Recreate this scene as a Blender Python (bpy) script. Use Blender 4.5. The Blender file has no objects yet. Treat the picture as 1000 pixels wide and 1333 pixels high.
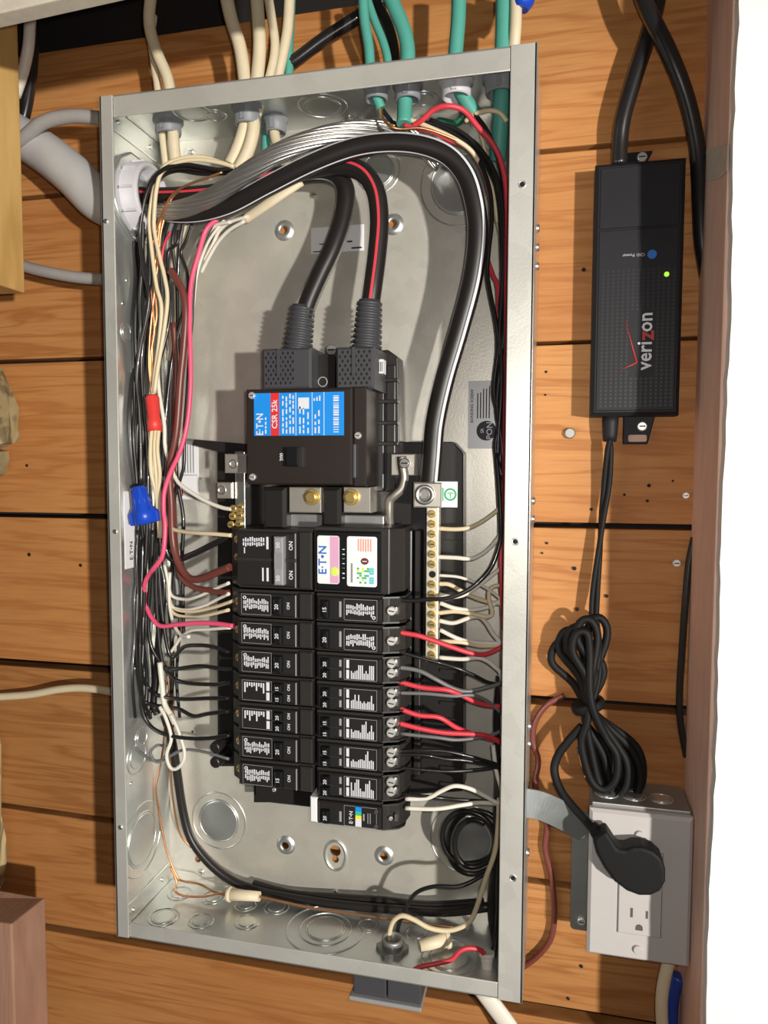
import bpy, math, random
from mathutils import Vector, Matrix
random.seed(7)
S = bpy.context.scene
COL = S.collection

# ------------------------------------------------------------------ camera, world, light, exposure
CAM = Vector((0.38358, -0.67268, 0.42983))
RX = Vector((0.97352598, 0.22855444, 0.00316887))
RY = Vector((0.01784139, -0.06215945, -0.99790675))     # image down
RZ = Vector((-0.22787904, 0.97154468, -0.06459157))     # forward
FPX = 963.0
cd = bpy.data.cameras.new('camera')
cd.sensor_fit = 'VERTICAL'; cd.sensor_height = 36.0; cd.lens = 36.0 * FPX / 1333.0
cd.clip_start = 0.01
cam = bpy.data.objects.new('camera', cd); COL.objects.link(cam)
cam.matrix_world = Matrix(((RX.x, -RY.x, -RZ.x, CAM.x), (RX.y, -RY.y, -RZ.y, CAM.y), (RX.z, -RY.z, -RZ.z, CAM.z), (0, 0, 0, 1)))
S.camera = cam

w = bpy.data.worlds.new('room_ambient'); S.world = w; w.use_nodes = True
bg = w.node_tree.nodes['Background']
bg.inputs[0].default_value = (1.0, 0.93, 0.85, 1); bg.inputs[1].default_value = 0.055

# work lamp standing in the room, off to the side: one wide beam whose upper edge grazes the top of the bay
LAMP = Vector((1.50, -1.74, 0.315)); AIM = Vector((0.15, 0.0, 0.14))
ld = bpy.data.lights.new('work_lamp', 'SPOT'); ld.energy = 200; ld.shadow_soft_size = 0.035; ld.color = (1.0, 0.95, 0.88)
ld.spot_size = math.radians(45); ld.spot_blend = 0.40
lo = bpy.data.objects.new('work_lamp', ld); COL.objects.link(lo); lo.location = LAMP
lo.rotation_euler = (AIM - LAMP).to_track_quat('-Z', 'Y').to_euler()

# the phone's own flash, a finger's breadth from the lens
pf = bpy.data.lights.new('phone_flash', 'POINT'); pf.energy = 5.0; pf.shadow_soft_size = 0.006; pf.color = (1.0, 0.95, 0.90)
po = bpy.data.objects.new('phone_flash', pf); COL.objects.link(po); po.location = CAM + RX * 0.018 - RY * 0.012 - RZ * 0.002

S.view_settings.view_transform = 'Standard'; S.view_settings.look = 'None'
S.view_settings.exposure = 0.0; S.view_settings.gamma = 1.0; S.view_settings.use_curve_mapping = False

# ------------------------------------------------------------------ photo measuring helpers (pixel -> point in the place)
def ray(px, py):
    return RX * ((px - 500) / FPX) + RY * ((py - 666.5) / FPX) + RZ
def P(px, py, d):                      # d = distance in front of the board wall
    r = ray(px, py); return CAM + r * ((-d - CAM.y) / r.y)
def PX(px, py, x):
    r = ray(px, py); return CAM + r * ((x - CAM.x) / r.x)
def PZ(px, py, z):
    r = ray(px, py); return CAM + r * ((z - CAM.z) / r.z)

# ------------------------------------------------------------------ materials
def newmat(name):
    m = bpy.data.materials.new(name); m.use_nodes = True
    return m, m.node_tree, m.node_tree.nodes['Principled BSDF']
def plain(name, col, rough=0.45, metal=0.0, coat=0.0, bump=0.0, var=0.0, scale=120, spec=0.5):
    m, nt, b = newmat(name)
    b.inputs['Base Color'].default_value = (*col, 1); b.inputs['Roughness'].default_value = rough
    b.inputs['Metallic'].default_value = metal; b.inputs['Coat Weight'].default_value = coat
    b.inputs['Specular IOR Level'].default_value = spec
    tc = nt.nodes.new('ShaderNodeTexCoord'); n = nt.nodes.new('ShaderNodeTexNoise')
    n.inputs['Scale'].default_value = scale; n.inputs['Detail'].default_value = 4
    nt.links.new(tc.outputs['Object'], n.inputs['Vector'])
    if var > 0:
        mx = nt.nodes.new('ShaderNodeMix'); mx.data_type = 'RGBA'
        mx.inputs[6].default_value = (*[c * (1 - var) for c in col], 1); mx.inputs[7].default_value = (*[min(1, c * (1 + var)) for c in col], 1)
        nt.links.new(n.outputs['Fac'], mx.inputs[0]); nt.links.new(mx.outputs[2], b.inputs['Base Color'])
    if bump > 0:
        bp = nt.nodes.new('ShaderNodeBump'); bp.inputs['Strength'].default_value = bump; bp.inputs['Distance'].default_value = 0.001
        nt.links.new(n.outputs['Fac'], bp.inputs['Height']); nt.links.new(bp.outputs[0], b.inputs['Normal'])
    return m
def glow(name, col, strength):
    m, nt, b = newmat(name); b.inputs['Base Color'].default_value = (*col, 1)
    b.inputs['Emission Color'].default_value = (*col, 1); b.inputs['Emission Strength'].default_value = strength
    return m
def wood(name, c1, c2, c3, axis='x', rough=0.6, ring=1.0):
    m, nt, b = newmat(name); N = nt.nodes.new; L = nt.links.new
    tc = N('ShaderNodeTexCoord'); oi = N('ShaderNodeObjectInfo')
    add = N('ShaderNodeVectorMath'); add.operation = 'MULTIPLY_ADD'
    cmb = N('ShaderNodeCombineXYZ'); mm = N('ShaderNodeMath'); mm.operation = 'MULTIPLY'; mm.inputs[1].default_value = 9.0
    L(oi.outputs['Random'], mm.inputs[0])
    for i in range(3): L(mm.outputs[0], cmb.inputs[i])
    L(tc.outputs['Object'], add.inputs[0]); add.inputs[1].default_value = (1, 1, 1); L(cmb.outputs[0], add.inputs[2])
    mp = N('ShaderNodeMapping')
    mp.inputs['Scale'].default_value = (1.6, 6, 26) if axis == 'x' else (26, 6, 1.6)
    L(add.outputs[0], mp.inputs['Vector'])
    n1 = N('ShaderNodeTexNoise'); n1.inputs['Scale'].default_value = 2.2 * ring; n1.inputs['Detail'].default_value = 3; n1.inputs['Distortion'].default_value = 0.6
    L(mp.outputs[0], n1.inputs['Vector'])
    wv = N('ShaderNodeMath'); wv.operation = 'MULTIPLY'; wv.inputs[1].default_value = 30; L(n1.outputs['Fac'], wv.inputs[0])
    sn = N('ShaderNodeMath'); sn.operation = 'SINE'; L(wv.outputs[0], sn.inputs[0])
    mr = N('ShaderNodeMapRange'); mr.inputs[1].default_value = -1; mr.inputs[2].default_value = 1; L(sn.outputs[0], mr.inputs[0])
    n2 = N('ShaderNodeTexNoise'); n2.inputs['Scale'].default_value = 14; n2.inputs['Detail'].default_value = 5; L(mp.outputs[0], n2.inputs['Vector'])
    n3 = N('ShaderNodeTexNoise'); n3.inputs['Scale'].default_value = 5; n3.inputs['Detail'].default_value = 3; L(add.outputs[0], n3.inputs['Vector'])
    mx = N('ShaderNodeMix'); mx.data_type = 'RGBA'; mx.inputs[6].default_value = (*c1, 1); mx.inputs[7].default_value = (*c2, 1)
    pw = N('ShaderNodeMath'); pw.operation = 'POWER'; pw.inputs[1].default_value = 3.0; L(mr.outputs[0], pw.inputs[0])
    m5 = N('ShaderNodeMath'); m5.operation = 'MULTIPLY'; m5.inputs[1].default_value = 0.75; L(pw.outputs[0], m5.inputs[0])
    L(m5.outputs[0], mx.inputs[0])
    mx2 = N('ShaderNodeMix'); mx2.data_type = 'RGBA'; L(mx.outputs[2], mx2.inputs[6]); mx2.inputs[7].default_value = (*c3, 1)
    mr3 = N('ShaderNodeMapRange'); mr3.inputs[1].default_value = 0.42; mr3.inputs[2].default_value = 0.75; mr3.inputs[4].default_value = 0.75; L(n3.outputs['Fac'], mr3.inputs[0])
    L(mr3.outputs[0], mx2.inputs[0])
    hs = N('ShaderNodeHueSaturation'); L(mx2.outputs[2], hs.inputs['Color'])
    mr4 = N('ShaderNodeMapRange'); mr4.inputs[3].default_value = 0.80; mr4.inputs[4].default_value = 1.15; L(oi.outputs['Random'], mr4.inputs[0])
    mlt = N('ShaderNodeMath'); mlt.operation = 'MULTIPLY'; L(mr4.outputs[0], mlt.inputs[0])
    mr6 = N('ShaderNodeMapRange'); mr6.inputs[3].default_value = 0.8; mr6.inputs[4].default_value = 1.2; L(n2.outputs['Fac'], mr6.inputs[0]); L(mr6.outputs[0], mlt.inputs[1])
    L(mlt.outputs[0], hs.inputs['Value'])
    L(hs.outputs[0], b.inputs['Base Color'])
    b.inputs['Roughness'].default_value = rough; b.inputs['Specular IOR Level'].default_value = 0.3
    bp = N('ShaderNodeBump'); bp.inputs['Strength'].default_value = 0.25; bp.inputs['Distance'].default_value = 0.0015
    L(n2.outputs['Fac'], bp.inputs['Height']); L(bp.outputs[0], b.inputs['Normal'])
    return m
def galv(name, col, rough, metal, spangle=60):
    m, nt, b = newmat(name); N = nt.nodes.new; L = nt.links.new
    tc = N('ShaderNodeTexCoord'); v = N('ShaderNodeTexVoronoi'); v.inputs['Scale'].default_value = spangle
    n = N('ShaderNodeTexNoise'); n.inputs['Scale'].default_value = 9; n.inputs['Detail'].default_value = 5
    nf = N('ShaderNodeTexNoise'); nf.inputs['Scale'].default_value = 500; nf.inputs['Detail'].default_value = 2
    for q in (v, n, nf): L(tc.outputs['Object'], q.inputs['Vector'])
    sp = N('ShaderNodeSeparateColor'); L(v.outputs['Color'], sp.inputs[0])
    ad = N('ShaderNodeMath'); ad.operation = 'MULTIPLY_ADD'; L(sp.outputs[0], ad.inputs[0]); ad.inputs[1].default_value = 0.14; L(n.outputs['Fac'], ad.inputs[2])
    mx = N('ShaderNodeMix'); mx.data_type = 'RGBA'; mx.inputs[6].default_value = (*[c * 0.8 for c in col], 1); mx.inputs[7].default_value = (*[min(1, c * 1.18) for c in col], 1)
    L(ad.outputs[0], mx.inputs[0]); L(mx.outputs[2], b.inputs['Base Color'])
    mr = N('ShaderNodeMapRange'); mr.inputs[3].default_value = rough - 0.07; mr.inputs[4].default_value = rough + 0.1; L(ad.outputs[0], mr.inputs[0]); L(mr.outputs[0], b.inputs['Roughness'])
    b.inputs['Metallic'].default_value = metal
    bp = N('ShaderNodeBump'); bp.inputs['Strength'].default_value = 0.12; bp.inputs['Distance'].default_value = 0.0006
    L(nf.outputs['Fac'], bp.inputs['Height']); L(bp.outputs[0], b.inputs['Normal'])
    return m

M = {}
M['plank'] = wood('plank_wood', (0.47, 0.215, 0.070), (0.33, 0.118, 0.030), (0.40, 0.152, 0.042))
M['stud'] = wood('stud_wood', (0.78, 0.52, 0.41), (0.70, 0.45, 0.35), (0.74, 0.48, 0.38), 'z', ring=0.6)
M['stump'] = wood('shaded_stud_wood', (0.44, 0.25, 0.17), (0.37, 0.20, 0.13), (0.40, 0.22, 0.15), 'z', ring=0.6)  # stud timber again, its colours darkened for the soft shadow on the stump
M['stud_yellow'] = wood('lumber_wood', (0.72, 0.46, 0.16), (0.55, 0.30, 0.09), (0.62, 0.36, 0.12), 'z')
M['bark'] = wood('weathered_wood', (0.44, 0.35, 0.18), (0.08, 0.055, 0.03), (0.20, 0.15, 0.08), 'z', 0.85, 1.6)
M['void_black'] = plain('dark_void_sheet', (0.012, 0.009, 0.008), 0.9, bump=0.3)  # black base colour stands in for an unlit void
M['drywall'] = plain('drywall_paint', (0.86, 0.84, 0.80), 0.75, bump=0.15, var=0.03, scale=60)
M['paper'] = plain('torn_paper', (0.60, 0.54, 0.44), 0.8, var=0.2)
M['galv'] = galv('galvanized_steel', (0.70, 0.725, 0.71), 0.31, 0.86)
M['galv_back'] = galv('galvanized_back', (0.78, 0.75, 0.66), 0.36, 0.62, 90)
M['strap'] = galv('dull_galvanized', (0.45, 0.48, 0.48), 0.4, 0.8, 120)
M['flange'] = galv('galvanized_flange', (0.66, 0.655, 0.60), 0.40, 0.5)
M['steel'] = galv('plated_steel', (0.72, 0.72, 0.70), 0.28, 0.95, 200)
M['alu'] = plain('aluminium', (0.74, 0.73, 0.70), 0.3, 0.95, var=0.06)
M['lug'] = plain('tin_plated_lug', (0.70, 0.66, 0.58), 0.38, 0.8, var=0.08)
M['brass'] = plain('brass', (0.88, 0.64, 0.24), 0.3, 0.8, var=0.12)
M['bar'] = plain('neutral_bar', (0.88, 0.82, 0.64), 0.38, 0.6, var=0.1)
M['copper'] = plain('copper', (0.72, 0.34, 0.17), 0.35, 0.9, var=0.12)
M['black'] = plain('black_plastic', (0.018, 0.016, 0.015), 0.36, bump=0.05)
M['breaker'] = plain('breaker_plastic', (0.028, 0.025, 0.023), 0.40, bump=0.06, var=0.15)
M['breaker_face'] = plain('breaker_face_plastic', (0.020, 0.018, 0.017), 0.36, bump=0.04)
M['toggle'] = plain('toggle_plastic', (0.008, 0.008, 0.009), 0.32)
M['grey_toggle'] = plain('grey_toggle_plastic', (0.30, 0.30, 0.31), 0.45)
M['boot'] = plain('lug_cover_plastic', (0.055, 0.055, 0.060), 0.5)
M['hole'] = plain('dark_hole', (0.004, 0.004, 0.004), 0.8)
M['brown_shell'] = plain('main_breaker_plastic', (0.022, 0.016, 0.013), 0.42, bump=0.05)
M['ink'] = plain('white_ink', (0.72, 0.74, 0.78), 0.6)
M['ink_dim'] = plain('grey_ink', (0.34, 0.34, 0.36), 0.6)
M['ink_black'] = plain('black_ink', (0.03, 0.03, 0.035), 0.6)
M['blue_label'] = plain('blue_label', (0.010, 0.27, 0.80), 0.45)
M['red_label'] = plain('red_label', (0.72, 0.03, 0.03), 0.45)
M['white_label'] = plain('white_label', (0.85, 0.85, 0.86), 0.5)
M['pink_label'] = plain('pink_label', (0.72, 0.38, 0.55), 0.5)
M['blue_ink'] = plain('blue_ink', (0.03, 0.16, 0.55), 0.5)
M['green_ink'] = plain('green_ink', (0.05, 0.50, 0.22), 0.5)
M['cyan_ink'] = plain('cyan_ink', (0.10, 0.60, 0.65), 0.5)
M['salmon_ink'] = plain('salmon_ink', (0.85, 0.36, 0.28), 0.5)
M['yellow_ink'] = plain('yellow_ink', (0.85, 0.75, 0.05), 0.5)
M['dark_red_ink'] = plain('dark_red_ink', (0.16, 0.03, 0.03), 0.5)
M['grey_label'] = plain('grey_label', (0.44, 0.44, 0.45), 0.4, 0.5)
M['led'] = glow('green_led', (0.35, 1.0, 0.05), 1.2)
M['w_black'] = plain('black_insulation', (0.014, 0.013, 0.013), 0.30, coat=0.3)
M['w_cable'] = plain('black_service_jacket', (0.016, 0.013, 0.012), 0.40)
M['w_grey'] = plain('grey_insulation', (0.16, 0.16, 0.16), 0.4)
M['w_cream'] = plain('cream_insulation', (0.74, 0.62, 0.40), 0.45, var=0.06)
M['w_white'] = plain('white_insulation', (0.78, 0.74, 0.64), 0.42, var=0.04)
M['jacket'] = plain('cream_jacket', (0.72, 0.62, 0.43), 0.5, var=0.08, bump=0.1)
M['w_red_lit'] = plain('overexposed_red', (0.85, 0.10, 0.20), 0.4)  # red insulation with its overexposed brightness put into the colour
M['w_red'] = plain('red_insulation', (0.66, 0.05, 0.07), 0.4)
M['w_brown'] = plain('brown_insulation', (0.17, 0.045, 0.035), 0.38)
M['teal'] = plain('teal_jacket', (0.085, 0.36, 0.29), 0.5, var=0.08, bump=0.1)
M['green'] = plain('green_insulation', (0.02, 0.16, 0.09), 0.45)
M['pvc'] = plain('grey_pvc', (0.33, 0.32, 0.31), 0.5, var=0.1)
M['tape'] = plain('pale_grey_wrap', (0.50, 0.50, 0.50), 0.6, var=0.1, bump=0.5, scale=40)
M['bushing'] = plain('white_bushing', (0.58, 0.57, 0.60), 0.5, var=0.06)
M['clamp'] = plain('grey_clamp_plastic', (0.24, 0.25, 0.27), 0.5, var=0.08)
M['nut_red'] = plain('red_nut', (0.80, 0.055, 0.045), 0.45)
M['nut_blue'] = plain('blue_nut', (0.012, 0.07, 0.55), 0.35)
M['nut_cream'] = plain('cream_nut', (0.78, 0.68, 0.48), 0.5)
M['adapter'] = plain('adapter_plastic', (0.012, 0.012, 0.015), 0.55, bump=0.05, spec=0.3)
M['cord'] = plain('cord_rubber', (0.008, 0.008, 0.008), 0.6, spec=0.25)
M['adapter_dark'] = plain('adapter_dot', (0.008, 0.008, 0.010), 0.5)
M['verizon_red'] = plain('logo_red', (0.45, 0.03, 0.03), 0.5)
M['adapter_blue'] = plain('logo_blue', (0.02, 0.16, 0.55), 0.5)
M['plate'] = plain('shaded_plate_plastic', (0.50, 0.475, 0.46), 0.45, var=0.03)  # white plastic greyed in its base colour to stand in for shade
M['slot'] = plain('outlet_slot', (0.10, 0.08, 0.07), 0.7)
M['box_metal'] = galv('grey_box_steel', (0.34, 0.34, 0.33), 0.45, 0.7, 120)
M['screw'] = plain('screw_metal', (0.80, 0.79, 0.75), 0.3, 0.6)
M['nail'] = plain('nail_metal', (0.32, 0.32, 0.30), 0.5, 0.7)
M['blue_cable'] = plain('blue_cable', (0.015, 0.05, 0.30), 0.4)

# ------------------------------------------------------------------ mesh building
WL = {}
class MB:
    def __init__(s): s.v = []; s.f = []; s.s = []
    def add(s, vs, fs, smooth=False):
        o = len(s.v); s.v += [Vector(v) for v in vs]
        for f in fs: s.f.append([i + o for i in f]); s.s.append(smooth)
        return s
    def box(s, x0, x1, d0, d1, z0, z1):
        v = [(x, -d, z) for z in (z0, z1) for d in (d0, d1) for x in (x0, x1)]
        return s.add(v, [(0, 1, 3, 2), (4, 6, 7, 5), (0, 4, 5, 1), (2, 3, 7, 6), (0, 2, 6, 4), (1, 5, 7, 3)])
    def bbox(s, x0, x1, d0, d1, z0, z1, b):            # box whose front edges (towards the room) are chamfered
        v = []
        for d, i in ((d0, 0), (d1 - b, 0), (d1, b)):
            v += [(x0 + i, -d, z0 + i), (x1 - i, -d, z0 + i), (x1 - i, -d, z1 - i), (x0 + i, -d, z1 - i)]
        f = [(3, 2, 1, 0), (8, 9, 10, 11)]
        for r in (0, 4):
            for k in range(4):
                a, c = r + k, r + (k + 1) % 4; f.append((a, c, c + 4, a + 4))
        return s.add(v, f)
    def prism(s, pts, d0, d1):                           # outline in x,z extruded along depth
        n = len(pts); v = [(x, -d0, z) for x, z in pts] + [(x, -d1, z) for x, z in pts]
        f = [tuple(range(n))[::-1], tuple(range(n, 2 * n))] + [(i, (i + 1) % n, (i + 1) % n + n, i + n) for i in range(n)]
        return s.add(v, f)
    def prismz(s, pts, z0, z1):                          # outline in x,d extruded along height
        n = len(pts); v = [(x, -d, z0) for x, d in pts] + [(x, -d, z1) for x, d in pts]
        f = [tuple(range(n))[::-1], tuple(range(n, 2 * n))] + [(i, (i + 1) % n, (i + 1) % n + n, i + n) for i in range(n)]
        return s.add(v, f)
    def lathe(s, base, axis, prof, seg=20, cap=True):    # prof: (along axis, radius)
        base = Vector(base); a = Vector(axis).normalized()
        u = a.orthogonal().normalized(); w_ = a.cross(u)
        v = []; f = []
        for h, r in prof:
            for k in range(seg):
                t = 2 * math.pi * k / seg; v.append(base + a * h + (u * math.cos(t) + w_ * math.sin(t)) * r)
        for i in range(len(prof) - 1):
            for k in range(seg):
                k2 = (k + 1) % seg; f.append((i * seg + k, i * seg + k2, (i + 1) * seg + k2, (i + 1) * seg + k))
        s.add(v, f, True)
        if cap:
            o = len(s.v) - len(v)
            s.f.append([o + k for k in range(seg)][::-1]); s.s.append(False)
            s.f.append([o + (len(prof) - 1) * seg + k for k in range(seg)]); s.s.append(False)
        return s
    def torus(s, c, axis, R_, r, seg=28, ts=6, sx=1, a0=0, a1=2 * math.pi):
        c = Vector(c); a = Vector(axis).normalized(); u = a.orthogonal().normalized()
        if abs(a.y) > 0.9: u = Vector((1, 0, 0))
        w_ = a.cross(u); full = abs(a1 - a0 - 2 * math.pi) < 1e-6; n = seg if full else seg + 1
        v = []; f = []
        for i in range(n):
            t = a0 + (a1 - a0) * i / seg; e = u * math.cos(t) * sx + w_ * math.sin(t)
            for k in range(ts):
                p = 2 * math.pi * k / ts; v.append(c + e * (R_ + r * math.cos(p)) + a * (r * math.sin(p)))
        for i in range(seg):
            j = (i + 1) % n
            for k in range(ts):
                k2 = (k + 1) % ts; f.append((i * ts + k, j * ts + k, j * ts + k2, i * ts + k2))
        return s.add(v, f, True)
    def tube(s, path, r, seg=8, cap=True, flat=1.0):
        path = [Vector(p) for p in path]; n = len(path); v = []; f = []
        for i in range(n):
            t, fr, sd = frame(path, i); rr = r[i] if isinstance(r, (list, tuple)) else r
            for k in range(seg):
                a = 2 * math.pi * k / seg; v.append(path[i] + fr * (math.cos(a) * rr * flat) + sd * (math.sin(a) * rr))
        for i in range(n - 1):
            for k in range(seg):
                k2 = (k + 1) % seg; f.append((i * seg + k, (i + 1) * seg + k, (i + 1) * seg + k2, i * seg + k2))
        s.add(v, f, True)
        if cap:
            o = len(s.v) - len(v)
            s.f.append([o + k for k in range(seg)]); s.s.append(False)
            s.f.append([o + (n - 1) * seg + k for k in range(seg)][::-1]); s.s.append(False)
        return s
    def build(s, name, mat, parent=None, bevel=0, seg=2):
        if parent is not None: org = WL[parent.name]
        else:
            xs = [v.x for v in s.v]; ys = [v.y for v in s.v]; zs = [v.z for v in s.v]
            org = Vector(((min(xs) + max(xs)) / 2, (min(ys) + max(ys)) / 2, min(zs)))
        me = bpy.data.meshes.new(name)
        me.from_pydata([tuple(v - org) for v in s.v], [], s.f); me.update()
        me.polygons.foreach_set('use_smooth', s.s)
        me.materials.append(M[mat] if isinstance(mat, str) else mat)
        o = bpy.data.objects.new(name, me); COL.objects.link(o)
        if parent is not None: o.parent = parent
        else: o.location = org
        WL[o.name] = org.copy()
        if bevel:
            b = o.modifiers.new('bevel', 'BEVEL'); b.width = bevel; b.segments = seg; b.limit_method = 'ANGLE'
        return o
def frame(path, i):
    n = len(path)
    t = (path[min(i + 1, n - 1)] - path[max(i - 1, 0)])
    if t.length < 1e-9: t = Vector((0, 0, 1))
    t.normalize(); f = Vector((0, -1, 0)); f = f - t * f.dot(t)
    if f.length < 0.15: f = Vector((0.6, 0, -0.8)); f = f - t * f.dot(t)
    f.normalize(); return t, f, t.cross(f)
def spline(pts, sub=6):
    p = [Vector(q) for q in pts]
    if len(p) < 3: return [p[0].lerp(p[-1], i / sub) for i in range(sub + 1)]
    p = [p[0] * 2 - p[1]] + p + [p[-1] * 2 - p[-2]]; out = []
    for i in range(1, len(p) - 2):
        a, b, c, d = p[i - 1:i + 3]
        for k in range(sub):
            t = k / sub
            out.append(0.5 * ((2 * b) + (c - a) * t + (2 * a - 5 * b + 4 * c - d) * t * t + (3 * b - a - 3 * c + d) * t ** 3))
    out.append(p[-2]); return out
def tag(o, label, cat, group=None):
    o['label'] = label; o['category'] = cat
    if group: o['group'] = group
    return o
def thing(name, label, cat, loc, group=None):
    o = bpy.data.objects.new(name, None); COL.objects.link(o); o.empty_display_size = 0.01
    o.location = loc; WL[o.name] = Vector(loc)
    return tag(o, label, cat, group)
def struct(o): o['kind'] = 'structure'; return o
def pxpath(pts, sub=6): return spline([P(*q) for q in pts], sub)
def text(s_, size, org, u, v, mat, parent, name='lettering', lift=0.0003, sx=1.0):
    cu = bpy.data.curves.new('t', 'FONT'); cu.body = s_; cu.size = size; cu.align_x = 'CENTER'; cu.align_y = 'CENTER'; cu.resolution_u = 2; cu.offset = size * 0.016
    to = bpy.data.objects.new('t', cu); COL.objects.link(to)
    bpy.context.view_layer.update()
    dg = bpy.context.evaluated_depsgraph_get()
    me = bpy.data.meshes.new_from_object(to.evaluated_get(dg))
    bpy.data.objects.remove(to); bpy.data.curves.remove(cu)
    u = Vector(u); v = Vector(v); org = Vector(org) + u.cross(v) * lift
    mb = MB(); mb.add([org + u * (q.co.x * sx) + v * q.co.y for q in me.vertices], [tuple(p.vertices) for p in me.polygons])
    bpy.data.meshes.remove(me)
    return mb.build(name, mat, parent)
UP = ((0, 0, 1), (-1, 0, 0)); DOWN = ((0, 0, -1), (1, 0, 0)); UPR = ((1, 0, 0), (0, 0, 1)); INV = ((-1, 0, 0), (0, 0, -1))
def prints(rects, d, mat, parent, name='printed_marks'):      # rects: x0,x1,z0,z1 flat print just proud of the face
    mb = MB()
    for x0, x1, z0, z1 in rects: mb.add([(x0, -d, z0), (x1, -d, z0), (x1, -d, z1), (x0, -d, z1)], [(0, 1, 2, 3)])
    return mb.build(name, mat, parent)
SCREW = {}
def screw(c, axis, r, mat, parent, name='screw', slot=True):
    key = (round(r, 5), mat, slot)
    if key not in SCREW:
        mb = MB(); mb.lathe((0, 0, 0), (0, 0, 1), [(-r * .5, r), (r * .25, r), (r * .5, r * .8)], 14)
        if slot: mb.add([(-r * .6, -r * .12, r * .52), (r * .6, -r * .12, r * .52), (r * .6, r * .12, r * .52), (-r * .6, r * .12, r * .52)], [(0, 1, 2, 3)])
        me = bpy.data.meshes.new('screw'); me.from_pydata([tuple(v) for v in mb.v], [], mb.f); me.update()
        me.polygons.foreach_set('use_smooth', mb.s); me.materials.append(M[mat]); me.materials.append(M['hole'])
        if slot: me.polygons[len(mb.f) - 1].material_index = 1
        SCREW[key] = me
    o = bpy.data.objects.new(name, SCREW[key]); COL.objects.link(o)
    o.rotation_euler = Vector((0, 0, 1)).rotation_difference(Vector(axis)).to_euler()
    if parent is not None: o.parent = parent; o.location = Vector(c) - WL[parent.name]
    else: o.location = c
    WL[o.name] = Vector(c)
    return o
def inside(q, r):                     # keep a wire clear of the near side wall of the box
    p = P(*q)
    return PX(q[0], q[1], r + .0022) if p.x < r + .0022 else p
def wire(label, pts, r, mat, cat='wire', group=None, name='wire', seg=8, sub=6, flat=1.0, boxed=False):
    o = MB().tube(spline([inside(q, r) for q in pts], sub) if boxed else pxpath(pts, sub), r, seg, flat=flat).build(name, mat)
    return tag(o, label, cat, group)

# ================================================================== THE SETTING
wall = bpy.data.objects.new('wall_back', None); COL.objects.link(wall); wall.location = (0.17, 0, -0.3); WL[wall.name] = Vector((0.17, 0, -0.3)); struct(wall)
MB().box(-0.45, 0.75, -0.05, -0.035, -0.35, 1.15).build('dark_void_sheet', 'void_black', wall)  # black sheet added to keep the opening above the planks dark
joints = [(0.842, 0.846, 0, 0), (0.7011, 0.7006, .0045, .004), (0.5358, 0.5362, .005, .003), (0.3750, 0.3762, .0055, .005), (0.2150, 0.2164, .007, .008), (0.0535, 0.0465, .006, .006), (-0.077, -0.0775, .006, .016), (-0.26, -0.26, .005, .005)]
for i in range(7):
    (a0, a1, ag, ah), (b0, b1, bgp, bh) = joints[i], joints[i + 1]
    xl, xr = -0.42, 0.60
    def lerp(z0, z1, x): return z0 + (z1 - z0) * (x + 0.13) / 0.52
    dd = random.uniform(-.0012, .0008)
    MB().prism([(xl, lerp(b0, b1, xl) + bgp / 2), (xr, lerp(b0, b1, xr) + bh / 2), (xr, lerp(a0, a1, xr) - ah / 2), (xl, lerp(a0, a1, xl) - ag / 2)], -0.02, dd).build('plank', 'plank', wall, bevel=0.0012)
# small worn nail holes in the planks
for px, py, r in ((712, 707, .0012), (706, 720, .001), (748, 740, .0018), (751, 793, .0018), (790, 776, .0016), (760, 351, .0018), (711, 484, .0012), (710, 514, .001), (845, 632, .0016), (843, 652, .0013), (813, 644, .0012), (770, 663, .0014), (757, 1258, .0016), (876, 626, .001), (740, 1300, .0014), (35, 606, .0016), (38, 722, .002), (105, 736, .0018)):
    c = P(px, py, 0.0006)
    MB().lathe(c, (0, -1, 0), [(0, r), (.0006, r * .9)], 10).build('nail_hole', 'hole', wall)

# stud that closes the bay beside the outlet, with the drywall fixed on its face
struct(MB().box(0.4955, 0.534, 0.0, 0.099, -0.4, 1.15).build('trim_1', 'stud', bevel=0.001))
edge = []
for i in range(111):
    z = -0.4 + 1.55 * i / 110
    edge.append((0.4972 + random.uniform(-.0007, .0007) + .0008 * math.sin(i * .31), z))
struct(MB().prism(edge + [(1.35, 1.15), (1.35, -0.4)], 0.0995, 0.1125).build('wall_right', 'drywall'))
# far stud of the bay: an upper sawn-off length and a lower stump
e2 = P(28, 200, .078)
struct(MB().box(-0.40, e2.x, 0.078, 0.116, P(28, 382, .078).z, 1.15).build('trim_2', 'stud_yellow', bevel=0.0015))
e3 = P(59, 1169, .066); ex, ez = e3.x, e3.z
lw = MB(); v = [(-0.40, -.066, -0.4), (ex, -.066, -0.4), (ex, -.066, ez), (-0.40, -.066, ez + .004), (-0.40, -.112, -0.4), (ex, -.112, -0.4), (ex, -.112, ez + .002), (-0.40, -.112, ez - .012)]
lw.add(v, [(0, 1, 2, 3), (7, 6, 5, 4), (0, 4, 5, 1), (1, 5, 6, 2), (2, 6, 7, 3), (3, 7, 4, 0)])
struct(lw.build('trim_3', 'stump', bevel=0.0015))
# pale board edge overhead, in front of the bay
tz = lambda x: .7468 + (x + .01) * .057
struct(MB().prism([(-0.6, tz(-.6)), (0.25, tz(.25)), (0.25, .86), (-0.6, .86)], 0.19, 0.205).build('trim_4', 'paper', bevel=0.001))

# ================================================================== PANEL ENCLOSURE
W, H, D, T = 0.3635, 0.7397, 0.098, 0.0016
enc = thing('panel_enclosure', 'open galvanized steel breaker panel box screwed to the plank wall', 'electrical panel', (W / 2, 0, 0))
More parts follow.
